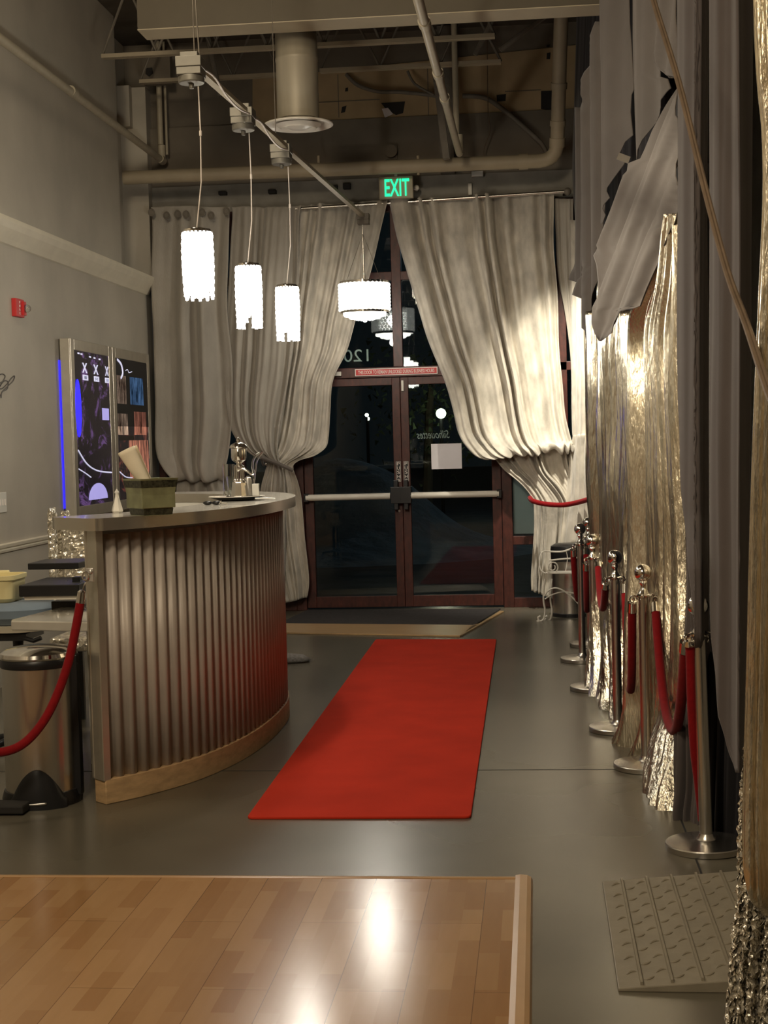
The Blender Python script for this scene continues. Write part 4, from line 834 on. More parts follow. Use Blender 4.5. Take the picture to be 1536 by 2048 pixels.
t = thing('dance_floor', 'portable beech parquet dance floor with rounded edge trim', 'dance floor', (-2, 3, 0))
xr_, yf_ = -.045, 5.372
m = MB(); m.box((-3.6, 0.0, 0), (xr_-.06, yf_-.04, .017)); m.build('parquet', 'parquet', t)
def edge(pts, name):
    m = MB(); prof = [(0, 0), (.012, 0), (.05, .017), (.058, .020), (.062, .017), (.062, 0)]
    return m
m = MB(); prof = [(xr_, 0), (xr_-.006, .012), (xr_-.02, .019), (xr_-.045, .0215), (xr_-.062, .0185), (xr_-.062, 0)]
m.prism([(x, 0, z) for x, z in prof], (0, yf_, 0)); m.build('edge_trim', 'oak_trim', t)
m = MB(); prof = [(yf_+.001, 0), (yf_-.005, .012), (yf_-.018, .0185), (yf_-.035, .0205), (yf_-.045, .0182), (yf_-.045, 0)]
m.prism([(-3.6, y, z) for y, z in prof], (3.6+xr_-.062, 0, 0)); m.build('edge_trim', 'oak_trim', t)

# tread ramp
a0, a1 = PZ(1207, 1768), PZ(1237, 1984); x0, x1, y0, y1 = a1.x, a1.x+.66, a1.y, a0.y
t = thing('threshold_ramp', 'grey ribbed rubber ramp lying before the near drapes', 'ramp', ((x0+x1)/2, (y0+y1)/2, 0))
m = MB(); h = lambda x: .010+.055*(x-x0)/(x1-x0)
m.prism([(x0, y0, 0), (x1, y0, 0), (x1, y0, h(x1)), (x0, y0, h(x0))], (0, y1-y0, 0)); w = m.build('wedge', 'ramp', t, bevel=.003)
m = MB()
for k in range(7):
    x = x0+.068+k*.0865
    if x < x1-.02: m.prism([(x-.005, y0+.015, h(x)-.004), (x+.005, y0+.015, h(x)-.004), (x+.0035, y0+.015, h(x)+.009), (x-.0035, y0+.015, h(x)+.009)], (0, y1-y0-.02, 0))
m.build('rib', 'tread', w)
m = MB()
for k in range(8):
    xa = x0+.068+(k-1)*.0865
    for j in range(8):
        for s, dx in ((0, .024), (1, .063)):
            y = y0+.06+j*.125+s*.062; x = xa+dx
            if y > y1-.03 or not x0+.015 < x < x1-.03: continue
            sg = 1 if s == 0 else -1
            m.tube([(x+q_*.015, y+sg*(-.004+.010*q_*q_)+(.010*q_), h(x+q_*.015)) for q_ in (-1, -.5, 0, .5, 1)], [.0016, .0042, .005, .0042, .0016], 6)
m.build('tread_pattern', 'tread', w)

# grey shaggy rug edge behind the desk
c = PZ(585, 1326); rnd = random.Random(8); m = MB()
prof = [(.02, .0), (.19, .004), (.2, .02), (.16, .05), (.08, .062), (.01, .065)]
m.lathe(prof, (c.x-.12, c.y+.05, 0), 26, sx=1.25, sy=.55)
for k in range(1500):
    a = rnd.uniform(0, 2*PI); rr = math.sqrt(rnd.random())*.2; x, y = rr*math.cos(a)*1.25, rr*math.sin(a)*.55; z = .06*(1-(rr/.22)**2)+.004
    p = Vector((c.x-.12+x, c.y+.05+y, z)); d = Vector((x*1.1, y*1.1-.02, .03)).normalized()*rnd.uniform(.02, .045); d += Vector((rnd.uniform(-.01, .01), rnd.uniform(-.01, .01), -.008)); s = Vector((rnd.uniform(-1, 1), rnd.uniform(-1, 1), 0)).normalized()*.0022
    m.add([p-s, p+s, p+d], [(0, 1, 2)])
tag(m.build('shaggy_rug', 'fur', base=True, auto=0), 'grey shaggy fur bundle on the floor behind the curved desk', 'rug')

# ------------------------------------------------------------------ curved reception desk
ctrl = [(-1.955, 6.50), (-1.80, 6.69), (-1.625, 7.02), (-1.50, 7.52), (-1.455, 8.12), (-1.49, 8.72), (-1.66, 9.28), (-1.98, 9.68), (-2.42, 9.86)]
path = catmull([(x, y, 0) for x, y in ctrl], 60)
L_ = [0]
for i in range(1, len(path)): L_.append(L_[-1]+(path[i]-path[i-1]).length)
def at_len(s):
    s = max(0, min(L_[-1]-1e-6, s)); lo, hi = 0, len(L_)-1
    while hi-lo > 1:
        mid = (lo+hi)//2
        if L_[mid] <= s: lo = mid
        else: hi = mid
    t_ = (s-L_[lo])/max(1e-9, L_[hi]-L_[lo]); p = path[lo].lerp(path[hi], t_)
    a, b = path[max(lo-8, 0)], path[min(hi+8, len(path)-1)]; d = (b-a).normalized(); return p, Vector((d.y, -d.x, 0))   # outward normal
TOT = L_[-1]; ZT = 1.262
desk = thing('reception_desk', 'curved reception desk clad in upright corrugated metal', 'desk', (-1.9, 8.1, 0))
m = MB(); n = int(TOT/.0062); lam = .072; vs = []
for i in range(n+1):
    s = TOT*i/n; p, nn = at_len(s); a = math.sin(2*PI*s/lam); a = math.copysign(abs(a)**.7, a); q = p+nn*(-.016+.013*a); vs += [Vector((q.x, q.y, .105)), Vector((q.x, q.y, ZT-.05))]
m.add(vs, [(2*i, 2*i+2, 2*i+3, 2*i+1) for i in range(n)]); m.build('corrugated_cladding', 'corrugated', desk, solid=.002, auto=0)
def ribbon(o0, o1, z0, z1, s0=0, s1=None, n=120, ext=0):
    s1 = s1 or TOT; m = MB(); vs = []
    for i in range(n+1):
        p, nn = at_len(lerp(s0, s1, i/n)); a, b = p+nn*o0, p+nn*o1
        if i == 0 and ext: d = Vector((nn.y, -nn.x, 0)); a = a+d*ext; b = b+d*ext
        vs += [Vector((a.x, a.y, z0)), Vector((b.x, b.y, z0)), Vector((b.x, b.y, z1)), Vector((a.x, a.y, z1))]
    fs = [(0, 1, 2, 3), (4*n+3, 4*n+2, 4*n+1, 4*n)]
    for i in range(n):
        k = 4*i
        for e in range(4): fs.append((k+e, k+4+e, k+4+(e+1) % 4, k+(e+1) % 4))
    m.add(vs, fs); return m
ribbon(-.085, .004, 0, .112).build('plinth', 'plinth', desk, auto=30, bevel=.003)
ribbon(-.085, -.06, .112, ZT-.03).build('inner_panel', 'white', desk, auto=30)
p, nn = at_len(0); d = Vector((-nn.y, nn.x, 0))
m = MB(); e0, e1 = p+nn*.000-d*.0, p+nn*-.088
def endbox(o0, o1, d0, d1, z0, z1, mi=0):
    P = [p+nn*o0+d*d0, p+nn*o1+d*d0, p+nn*o1+d*d1, p+nn*o0+d*d1]; m.prism([(q.x, q.y, z0) for q in P], (0, 0, z1-z0), mi)
if d.y < 0: d = -d
endbox(-.09, .0, -.006, .0, .105, ZT-.02); endbox(-.03, .004, -.008, .03, .105, ZT-.02); endbox(-.092, -.075, -.009, .02, .11, ZT-.03)
m.build('end_panel', 'alu', desk, bevel=.003)
# counter top: outer line, rounded near corner, inner line
def offs(o, s): q, k = at_len(s); return q+k*o
outl = [offs(.075, s) for s in [TOT*i/70 for i in range(71)]]; inn = [offs(-.30, s) for s in [TOT*i/70 for i in range(71)]][::-1]
st0, st1 = outl[0], inn[-1]; dd = -d
cap = []
for a, b, c in ((st1, st1+dd*.07, st0), (None, None, None)):
    if a is None: continue
c0 = st1+dd*.06; c1 = st0+dd*.06
nearcap = [st1+dd*.035, st1+dd*.055+(st0-st1).normalized()*.02] + [c0.lerp(c1, t_)+dd*.0 for t_ in (.2, .5, .75)] + [c1+dd*-.008+(st1-st0).normalized()*.02, c1-dd*.03]
far0, far1 = outl[-1], inn[0]; fd = (far0-offs(.075, TOT-.05)).normalized()
farcap = [far0.lerp(far1, .5)+fd*.10+(far0-far1)*.5*math.cos(a)-(far0-far1)*0+fd*.10*(math.sin(a)-1) for a in [PI*k/10 for k in range(1, 10)]]
poly = outl+farcap+inn+nearcap
m = MB(); k = len(poly); z0, z1 = ZT-.028, ZT+.028
vs = [Vector((q.x, q.y, z0)) for q in poly]+[Vector((q.x, q.y, z1)) for q in poly]
m.add(vs, [(i, (i+1) % k, k+(i+1) % k, k+i) for i in range(k)], 1, True); m.add(vs, [tuple(range(k))[::-1], tuple(range(k, 2*k))], 0, False)
m.build('counter_top', ['counter', 'counter_edge'], desk, auto=50)
ribbon(-.30, -.285, .86, ZT-.03, TOT*.60, TOT).build('back_apron', 'white', desk, auto=30)
# rope bracket
bpt = PY(176, 1150, 6.43); t = thing('rope_bracket', 'small steel rope bracket screwed to the end of the desk', 'bracket', bpt)
m = MB(); m.box((bpt.x-.010, bpt.y-.004, bpt.z-.030), (bpt.x+.026, bpt.y+.012, bpt.z+.030)); m.lathe([(.007, -.012), (.012, -.006), (.012, .0)], bpt+Vector((.012, 0, .014)), 14, axis='Y'); m.build('plate', 'zinc', t, bevel=.002)
m = MB(); m.tube([bpt+Vector((-.008+.014*math.cos(2*PI*k/14), -.012, -.004+.018*math.sin(2*PI*k/14))) for k in range(14)], .004, 6, closed=True); m.build('ring', 'chrome', t)
YR_ = 6.38
t = thing('velvet_rope', 'red velvet rope hanging from the desk end and sweeping left past the bin', 'rope', PY(163, 1190, YR_), 'red velvet barrier ropes')
m = MB(); m.tube([PY(172, 1163, YR_+.04), PY(168, 1172, YR_), PY(164, 1186, YR_)], .003, 8); m.tube([PY(164, 1180, YR_), PY(163.5, 1184, YR_), PY(161, 1206, YR_)], [.009, .018, .021], 18); m.build('end_cap', 'chrome', t)
m = MB(); m.tube(catmull([PY(x, y, YR_-dy) for x, y, dy in [(161, 1203, 0), (152, 1255, .02), (138, 1320, .05), (118, 1380, .08), (92, 1435, .12), (58, 1478, .16), (22, 1500, .2), (-20, 1502, .24), (-80, 1470, .28), (-130, 1410, .3)]], 6), .0195, 16); m.build('velvet_sleeve', 'velvet_red', t)

# ------------------------------------------------------------------ things on the counter
ZC_ = ZT+.028
# square planter with dark bands
e = PZ(289, 1032, ZC_); ang = math.radians(-27)
u1 = Vector((math.cos(ang+PI/2+.95), math.sin(ang+PI/2+.95), 0)); u2 = Vector((math.cos(.62), math.sin(.62), 0))
u1 = Vector((-.62, .78, 0)); u2 = Vector((.78, .62, 0)); w1, w2 = .155, .135
cc = e+u1*w1/2+u2*w2/2
t = thing('square_planter', 'square olive green pot with dark patterned bands on the counter', 'pot', (cc.x, cc.y, ZC_))
def frust(z0, z1, g0, g1, thick=None):
    m_ = MB(); lo = [cc+(u1*a*(w1+g0)+u2*b*(w2+g0))/2+Vector((0, 0, z0)) for a, b in ((-1, -1), (-1, 1), (1, 1), (1, -1))]; hi = [cc+(u1*a*(w1+g1)+u2*b*(w2+g1))/2+Vector((0, 0, z1)) for a, b in ((-1, -1), (-1, 1), (1, 1), (1, -1))]
    m_.add(lo+hi, [(0, 1, 2, 3)]+[(i, (i+1) % 4, 4+(i+1) % 4, 4+i) for i in range(4)], 0, False)
    hi2 = [cc+(q-cc)*1 for q in hi]; inn_ = [Vector((cc.x+(q.x-cc.x)*.9, cc.y+(q.y-cc.y)*.9, q.z)) for q in hi]; dn = [Vector((q.x, q.y, q.z-(z1-z0)*.8)) for q in inn_]
    m_.add(hi2+inn_+dn, [(i, (i+1) % 4, 4+(i+1) % 4, 4+i) for i in range(4)]+[(4+i, 4+(i+1) % 4, 8+(i+1) % 4, 8+i) for i in range(4)]+[(8, 9, 10, 11)], 0, False); return m_
H_ = .166
frust(0, H_, 0, .045).build('body', 'planter', t, bevel=.002); frust(.002, .030, .0025, .0105).build('band', 'planter_band', t); frust(H_-.040, H_-.008, .037, .0465).build('band', 'planter_band', t); frust(H_-.008, H_, .046, .052).build('rim', 'planter', t)
# rolled paper
t0, t1 = PY(292, 968, cc.y), PY(250, 893, cc.y); ax = (t1-t0)
m = MB(); vs = []; n = 28; seg = 12
for j in range(seg+1):
    s = j/seg; c = t0.lerp(t1, s*.92)-ax*.3*(1-s); wd = lerp(.022, .046, s)
    for i in range(n+1):
        a = 2*PI*i/n*1.12; rr = 1-.22*i/n
        vs.append(c+Vector((math.cos(a)*wd*rr, math.sin(a)*.030*rr, math.cos(a)*wd*.45*rr)))
m.add(vs, [(j*(n+1)+i, j*(n+1)+i+1, (j+1)*(n+1)+i+1, (j+1)*(n+1)+i) for j in range(seg) for i in range(n)])
tag(m.build('rolled_paper', 'napkin', base=True, auto=0, solid=.0015), 'loosely rolled cream paper leaning out of the square pot', 'paper')
m = MB(); t2 = t0+Vector((.045, .03, -.02)); m.tube([t2-Vector((0.01, 0, .05)), t2+Vector((-.035, 0, .02)), t2+Vector((-.06, 0, .045))], [.016, .022, .016], 10); tag(m.build('crumpled_paper', 'napkin', base=True), 'short crumpled cream paper beside the rolled one in the pot', 'paper')
# crystal figurine
e = PZ(235, 1026, ZC_); m = MB(); m.lathe([(.022, 0), (.028, .010), (.020, .04), (.010, .075), (.008, .09), (.012, .098), (.001, .115)], e, 6); tag(m.build('crystal_figurine', 'glint', base=True, auto=5), 'small faceted crystal figurine left of the olive pot', 'figurine')
# tray
e = PZ(474, 1001, ZC_); TY = e.y
t = thing('serving_tray', 'round pale tray with a dark underside on the counter', 'tray', e)
m = MB(); m.lathe([(.085, 0), (.115, .006), (.150, .019), (.156, .022)], e, 48, sy=.8); m.build('underside', 'black', t); m = MB(); m.lathe([(.157, .022), (.156, .025), (.12, .021), (.001, .020)], e, 48, sy=.8); m.build('dish', 'white_metal', t)
tz = ZC_+.023
# silver urn ornament
c = Vector((PY(480, 1000, TY).x, TY, tz)); t = thing('silver_urn', 'tall lidded silver urn on pillars, standing on the tray', 'urn', c)
m = MB(); m.lathe([(.052, 0), (.050, .003), (.040, .075), (.036, .080)], c, 8, ang=PI/8); m.build('pedestal', 'chrome', t, auto=20)
m = MB()
for a in range(4):
    dx, dy = math.cos(a*PI/2+.6)*.024, math.sin(a*PI/2+.6)*.024; m.tube([c+Vector((dx, dy, .078)), c+Vector((dx, dy, .165))], .0065, 10); m.ball(c+Vector((dx, dy, .088)), .012, seg=10)
m.build('pillar', 'chrome', t)
m = MB(); m.lathe([(.006, .160), (.030, .166), (.012, .178), (.018, .186), (.038, .200), (.042, .215), (.042, .262), (.040, .266)], c, 32); m.build('bowl', 'chrome', t)
m = MB(); m.lathe([(.049, .266), (.051, .270), (.042, .284), (.022, .295), (.006, .300), (.011, .308), (.010, .316), (.003, .322), (.001, .33)], c, 32); m.build('lid', 'chrome', t)
def glassware(name, label, prof, px, dy, cat='glass', seg=28, mt='glass_clear'):
    x = PY(px, 1000, TY+dy).x; m = MB(); m.lathe(prof, (x, TY+dy, tz if abs(dy) < .09 else ZC_), seg); tag(m.build(name, mt, base=True), label, cat)
def tumbler(r0, r1, h): return [(r0, 0), (r1, h), (r1-.003, h), (r0-.003, .008), (.001, .008)]
glassware('glass_vase', 'tall clear cylinder vase behind the silver urn', tumbler(.033, .034, .20), 459, .13)
glassware('glass_tumbler', 'short clear ribbed glass just left of the silver urn', tumbler(.022, .028, .11), 464, .035)
c2 = Vector((PY(497, 990, TY+.05).x, TY+.05, tz)); m = MB(); m.lathe([(.021, 0), (.021, .085), (.018, .100), (.010, .104), (.010, .11)], c2, 24); tag(m.build('grey_canister', 'zinc', base=True), 'small grey canister behind the urn, right side of tray', 'canister')
c3 = Vector((PY(512, 990, TY-.02).x, TY-.02, tz)); m = MB(); m.box((c3.x-.019, c3.y-.012, tz), (c3.x+.019, c3.y+.012, tz+.068)); tag(m.build('cream_box', 'white', base=True, bevel=.003), 'upright cream box at the right of the tray', 'box')
m = MB(); g = [PY(x, y, TY+.02) for x, y in [(507, 972), (508, 950), (505, 935), (506, 922), (512, 911), (520, 905)]]; m.tube(catmull(g, 5), .007, 10)
g = [PY(x, y, TY+.035) for x, y in [(509, 960), (511, 940), (513, 925), (519, 912), (526, 905)]]; m.tube(catmull(g, 5), .005, 10); tag(m.build('glass_spout', 'glass_clear', base=True), 'curved clear glass spout rising right of the urn', 'glass')
m = MB(); g = [PY(x, y, TY-.02) for x, y in [(474, 940), (486, 938), (496, 943), (504, 949), (508, 950)]]; m.tube(catmull(g, 5), [.008]*21, 10); tag(m.build('silver_tap', 'chrome', base=True), 'short silver tap arm joining the urn to the glass spout', 'tap')
m = MB(); a = PZ(440, 994, tz); m.box((a.x-.03, a.y-.03, tz), (a.x+.03, a.y+.02, tz+.004), rot=(.5, 'Z')); tag(m.build('card', 'sign_white', base=True), 'small white card lying on the left of the tray', 'card')
# glasses
e = PZ(424, 1010, ZC_); t = thing('sunglasses', 'folded dark glasses lying in front of the tray', 'sunglasses', e)
m = MB()
for dx in (-.022, .024): m = MB(); m.ball(e+Vector((dx, -.004, .011)), .024, seg=16, sc=(1, .6, .45)); m.build('lens', 'black', t); m = MB(); m.tube(catmull([e+Vector((-.045, .012, .006)), e+Vector((-.01, .03, .010)), e+Vector((.05, .022, .008)), e+Vector((.075, .03, .004))], 5), .003, 6); m.tube([e+Vector((.046, 0, .006)), e+Vector((.05, -.008, .02)), e+Vector((.04, -.015, .004))], .0022, 6); m.build('temple', 'white_metal', t)
m = MB(); a = PZ(532, 1001, ZC_); m.tube([a+Vector((-.06, 0, .012)), a+Vector((.01, .005, .012)), a+Vector((.05, .01, .008))], .004, 8); tag(m.build('pen', 'zinc', base=True), 'slim pen lying at the right side of the tray', 'pen')

# ------------------------------------------------------------------ behind the desk on the left
ZW = .80
c0 = PZ(20, 1238, ZW); t = thing('work_table', 'pale lower work surface behind the end of the desk', 'table', (-2.1, 7.6, 0))
a = c0; b = PZ(64, 1222, ZW)
x0, y0 = PZ(22, 1242, ZW).x, PZ(22, 1242, ZW).y
m = MB(); P = [(x0, y0), (x0-.02, y0+.06), (x0+.05, y0+.55), (x0+.1, 7.98), (-1.62, 7.98), (-1.62, 7.5), (-1.80, 7.0), (-1.98, 6.72), (-2.06, 6.70)]
m.prism([(x, y, ZW-.045) for x, y in P], (0, 0, .045)); m.build('table_top', 'counter', t, bevel=.006)
m = MB(); m.box((-2.28, 7.35, 0), (-2.24, 7.95, ZW-.045)); m.build('side_panel', 'white', t)
m = MB(); m.box((-2.24, 7.92, .0), (-1.68, 7.95, ZW-.045)); m.build('back_panel', 'counter', t)
def pslab(pts, z, h, name, mt, label, cat, bevel=.004):
    m_ = MB(); m_.prism([(PZ(x, y, z).x, PZ(x, y, z).y, z-h) for x, y in pts], (0, 0, h)); tag(m_.build(name, mt, base=True, bevel=bevel), label, cat)
# cash drawers / monitor stand stack
YK = 7.05
def kbox(xa, ya, xb, yb, Y0, dep, name, mt, label, cat, bevel=.004):
    A, B_ = PY(xa, ya, Y0), PY(xb, yb, Y0); m_ = MB(); m_.box((A.x, Y0, B_.z), (max(B_.x, A.x+.02), Y0+dep, A.z)); tag(m_.build(name, mt, base=True, bevel=bevel), label, cat)
kbox(102, 1203, 168, 1229, 7.35, .30, 'black_box', 'black', 'black box under the silver rack on the work table', 'box')
kbox(48, 1192, 165, 1199, 7.02, .40, 'steel_tray', 'white_metal', 'thin pale metal tray under the black cash drawer', 'tray')
kbox(37, 1171, 158, 1192, 7.0, .42, 'cash_drawer', 'black', 'flat black cash drawer behind the end of the desk', 'drawer')
kbox(55, 1127, 157, 1138, 7.55, .30, 'black_shelf', 'black', 'thin black shelf above the cash drawer', 'shelf')
m = MB(); a = PY(134, 1165, 7.2); m.tube([a+Vector((-.008, 0, -.03)), a+Vector((-.008, 0, .0))], .004, 8); m.ball(a, .010, seg=12); tag(m.build('small_knob', 'chrome', base=True), 'tiny chrome knob standing on the cash drawer', 'knob')
kbox(144, 1154, 160, 1167, 7.15, .05, 'card_reader', 'black', 'small black device on the cash drawer beside the desk end', 'device', .002)
# chair with crinkled silver cover
t = thing('covered_chair', 'chair under a crinkled silver cover behind the desk end', 'chair', (PY(125, 1100, 8.6).x, 8.6, 0))
rnd = random.Random(12)
def crinkle(xa, ya, xb, yb, Y0, dep, name):
    A, B_ = PY(xa, ya, Y0), PY(xb, yb, Y0); m_ = MB(); nx, nz = 22, 46; vs = []
    for j in range(nz+1):
        for i in range(nx+1):
            a = 2*PI*i/nx; x = lerp(A.x, B_.x, .5+.5*math.cos(a)); y = Y0+dep*.5*math.sin(a); z = lerp(B_.z, A.z, j/nz); k = .5+.5*math.sqrt(max(0, 1-(max(0, j/nz-.9)/.1)**2))
            vs.append(Vector(((A.x+B_.x)/2+(x-(A.x+B_.x)/2)*k+rnd.uniform(-.004, .004), y+rnd.uniform(-.006, .006), z+rnd.uniform(-.006, .006))))
    m_.add(vs, [(j*(nx+1)+i, j*(nx+1)+i+1, (j+1)*(nx+1)+i+1, (j+1)*(nx+1)+i) for j in range(nz) for i in range(nx)]+[tuple((nz)*(nx+1)+i for i in range(nx))], 0, False); m_.build(name, 'foil_soft', t, auto=0)
crinkle(96, 1017, 119, 1240, 8.55, .09, 'left_post'); crinkle(122, 1022, 146, 1240, 8.7, .09, 'right_post'); crinkle(104, 1040, 190, 1200, 8.75, .08, 'back_cover')
m = MB(); a = PY(118, 1150, 8.3); m.box((-2.75, 8.15, .46), (-2.2, 8.62, .54)); m.build('seat_cushion', 'foil_soft', t, bevel=.02)
m = MB()
for x in (-2.7, -2.25):
    for y in (8.2, 8.58): m.box((x-.015, y-.015, 0), (x+.015, y+.015, .46))
m.build('leg', 'black', t)
# office chair with blue cushion and the yellow tub
oc = thing('office_chair', 'office chair with a thick grey blue seat at the left edge', 'chair', (PY(35, 1250, 7.6).x, 7.6, 0)); c = Vector((PY(35, 1250, 7.6).x, 7.6, 0)); zs = PY(30, 1202, 7.6).z
m = MB(); m.lathe([(.02, zs-.11), (.20, zs-.105), (.235, zs-.07), (.235, zs-.03), (.19, zs-.004), (.02, zs)], c, 36, sy=.95); m.build('seat', 'blue_pad', oc)
m = MB(); m.lathe([(.02, zs-.15), (.20, zs-.145), (.215, zs-.11), (.02, zs-.108)], c, 36); m.build('seat_shell', 'cream_trim', oc)
m = MB(); m.box((c.x-.13, c.y-.16, zs-.19), (c.x+.10, c.y+.12, zs-.155)); m.tube([c+Vector((.05, -.14, zs-.17)), c+Vector((.14, -.16, zs-.19)), c+Vector((.18, -.16, zs-.175))], .012, 8); m.build('tilt_mechanism', 'black', oc)
m = MB(); m.lathe([(.028, .08), (.028, zs-.18)], c, 20); m.build('gas_lift', 'black', oc)
for k in range(5):
    a = 2*PI*k/5+.4; m = MB(); e = c+Vector((math.cos(a)*.27, math.sin(a)*.27, .06)); m.tube([c+Vector((0, 0, .10)), e], [.025, .014], 10); lg = m.build('leg', 'black', oc)
    m = MB(); m.lathe([(.025, -.012), (.025, .012)], (e.x, e.y, .026), 16, axis='X'); m.build('caster', 'black', lg)
a, b = PY(-40, 1145, 7.62), PY(43, 1207, 7.62)
t = thing('yellow_tub', 'pale yellow plastic tub standing on the blue chair seat', 'tub', ((a.x+b.x)/2, 7.62, zs))
m = MB(); cx_, cy_ = (a.x+b.x)/2, 7.62; wx = (b.x-a.x)/2
def rr(w, d_, r, z, n=5):
    out = []
    for sx_, sy_, a0_ in ((1, 1, 0), (-1, 1, 1), (-1, -1, 2), (1, -1, 3)):
        for k in range(n+1):
            a = (a0_+k/n)*PI/2; out.append(Vector((cx_+sx_*(w-r)+r*math.cos(a), cy_+sy_*(d_-r)+r*math.sin(a), z)))
    return out
rows_ = [rr(wx*.80, .10, .04, zs), rr(wx*.92, .12, .045, zs+.02), rr(wx*.94, .125, .045, zs+.115), rr(wx*1.02, .135, .05, zs+.118), rr(wx*1.02, .135, .05, zs+.14), rr(wx*.93, .12, .045, zs+.14), rr(wx*.90, .115, .045, zs+.03)]
nn_ = len(rows_[0]); vs = [q for r_ in rows_ for q in r_]
m.add(vs, [(j*nn_+i, j*nn_+(i+1) % nn_, (j+1)*nn_+(i+1) % nn_, (j+1)*nn_+i) for j in range(len(rows_)-1) for i in range(nn_)]+[tuple(range(nn_))[::-1], tuple(range(6*nn_, 7*nn_))])
m.build('body', 'yellow', t)
m = MB(); A, B_ = PY(-30, 1140, 7.80), PY(25, 1157, 7.80); m.box((A.x, 7.755, zs), (B_.x, 7.775, A.z)); m.build('lid', 'yellow', t, bevel=.008)
# pedal bin
o_ = PZ(66, 1616); c = Vector((o_.x, o_.y+.14, 0)); r = .166; zt = PY(60, 1300, c.y).z
t = thing('pedal_bin', 'large round steel pedal bin with black base beside the desk', 'bin', c)
m = MB(); m.lathe([(r-.003, .055), (r-.003, zt-.05)], c, 56); m.build('body', 'steel', t)
m = MB(); m.lathe([(r+.012, 0), (r+.014, .03), (r+.004, .062), (r-.01, .065)], c, 56)
d_ = Vector((.55, -.83, 0)).normalized(); sd = Vector((-d_.y, d_.x, 0)); vs = []
for j in range(13):
    a = -1+2*j/12
    for q in (0, 1): pass
m.build('base_ring', 'black', t)
dome = MB(); n = 18; vs = []
for j in range(n+1):
    a = lerp(-.80, .62, j/n); dr = Vector((math.sin(a+.28), -math.cos(a+.28), 0)); hgt = .05+.125*max(0, math.cos((a+.10)*2.1))**1.0
    for rr_, z in ((r+.001, 0), (r+.030, 0), (r+.026, min(hgt, .04)), (r+.012, hgt*.8), (r+.002, hgt)): vs.append(c+dr*rr_+Vector((0, 0, z)))
dome.add(vs, [(j*5+i, j*5+(i+1), (j+1)*5+i+1, (j+1)*5+i) for j in range(n) for i in range(4)]); dome.build('pedal_housing', 'black', t, auto=60)
m = MB(); vs = []
for j in range(15):
    a = lerp(-.62, -.02, j/14); a += .42; dr = Vector((math.sin(a), -math.cos(a), 0))
    vs += [c+dr*(r+.031)+Vector((0, 0, .020+.004*j/14)), c+dr*(r+.033)+Vector((0, 0, .030+.004*j/14))]
m.add(vs, [(2*i, 2*i+2, 2*i+3, 2*i+1) for i in range(14)]); m.build('chrome_strip', 'zinc', t, solid=.002, auto=0)
a = PZ(5, 1630); m = MB(); m.box((a.x-.12, a.y-.02, .006), (a.x+.10, a.y+.10, .045)); m.build('pedal', 'black_matt', t, bevel=.008)
m = MB(); m.lathe([(r+.002, zt-.07), (r+.006, zt-.06), (r+.006, zt-.035), (r+.002, zt-.03)], c, 56); m.build('dark_rim', 'black', t)
m = MB(); m.lathe([(r+.004, zt-.03), (r+.008, zt-.022), (r+.002, zt-.006), (r-.03, zt+.012), (.05, zt+.022), (.001, zt+.023)], c, 56); m.build('lid', 'chrome', t)
m = MB(); m.box((c.x+r-.012, c.y-.025, .03), (c.x+r+.022, c.y+.025, zt-.02)); m.build('hinge_spine', 'black', t, bevel=.006)

# ------------------------------------------------------------------ left wall: light boxes, alarm, switch, decal
XF = -3.53
def lightbox(pxa, pxb, name_print, label, seed):
    ya, yb = PX(pxa, 850, XF).y, PX(pxb, 850, XF).y; z0, z1 = 1.065, 2.445
    t = thing('poster_light_box', label, 'light box', (XF-.05, (ya+yb)/2, z0), 'poster light boxes on the left wall')
    m = MB(); f_ = .085
    m.box((XL+.012, ya, z0), (XF-.01, yb, z1))
    for a, b in (((ya, z0), (ya+f_, z1)), ((yb-f_, z0), (yb, z1)), ((ya+f_, z0), (yb-f_, z0+f_)), ((ya+f_, z1-f_), (yb-f_, z1))): m.box((XF-.012, a[0], a[1]), (XF, b[0], b[1]))
    m.build('frame', 'alu', t, bevel=.004)
    m = MB(); m.box((XF-.010, ya+f_, z0+f_), (XF-.004, yb-f_, z1-f_)); p = m.build('poster', name_print, t)
    return t, p, ya+f_, yb-f_, z0+f_, z1-f_
t, p, y0, y1, z0, z1 = lightbox(147, 228, 'poster_a', 'steel framed lit poster box nearest the camera, with a glowing blue edge', 1)
wy, hz = y1-y0, z1-z0
def wq(par, u0, v0, u1, v1, mt, name='print'):
    m_ = MB(); m_.box((XF-.004, y0+wy*u0, z0+hz*v0), (XF-.002, y0+wy*u1, z0+hz*v1)); return m_.build(name, mt, par)
def wtube(par, pts, r_, mt, name='print'):
    m_ = MB(); m_.tube(catmull([(XF-.003, y0+wy*u, z0+hz*v) for u, v in pts], 8), r_, 6); return m_.build(name, mt, par)
for k, u in enumerate((.28, .60, .93)):
    text('letter', 'X', 'print_white', p, (XF-.002, y0+wy*u, z0+hz*.895), (0, 1, 0), (0, 0, 1), .13 if k < 2 else .10, .078, .001, bold=.02)
    wq(p, u-.06, .815, min(u+.09, .995), .850, 'print_white')
    wq(p, u-.02, .823, min(u+.05, .99), .842, 'black')
text('letter', 'S', 'print_white', p, (XF-.0015, y0+wy*.615, z0+hz*.832), (0, 1, 0), (0, 0, 1), .04, .024, .001)
for u, v in ((.1, .985), (.18, .983), (.42, .975), (.55, .972), (.70, .970)): wq(p, u, v-.006, u+.05, v+.004, 'print_white')
wtube(p, [(.02, .36), (.25, .27), (.55, .22), (.97, .20)], .006, 'print_white'); wtube(p, [(.02, .24), (.2, .21), (.35, .18)], .005, 'print_white')
m = MB(); c = Vector((XF-.004, y0+wy*.55, z0+hz*.03))
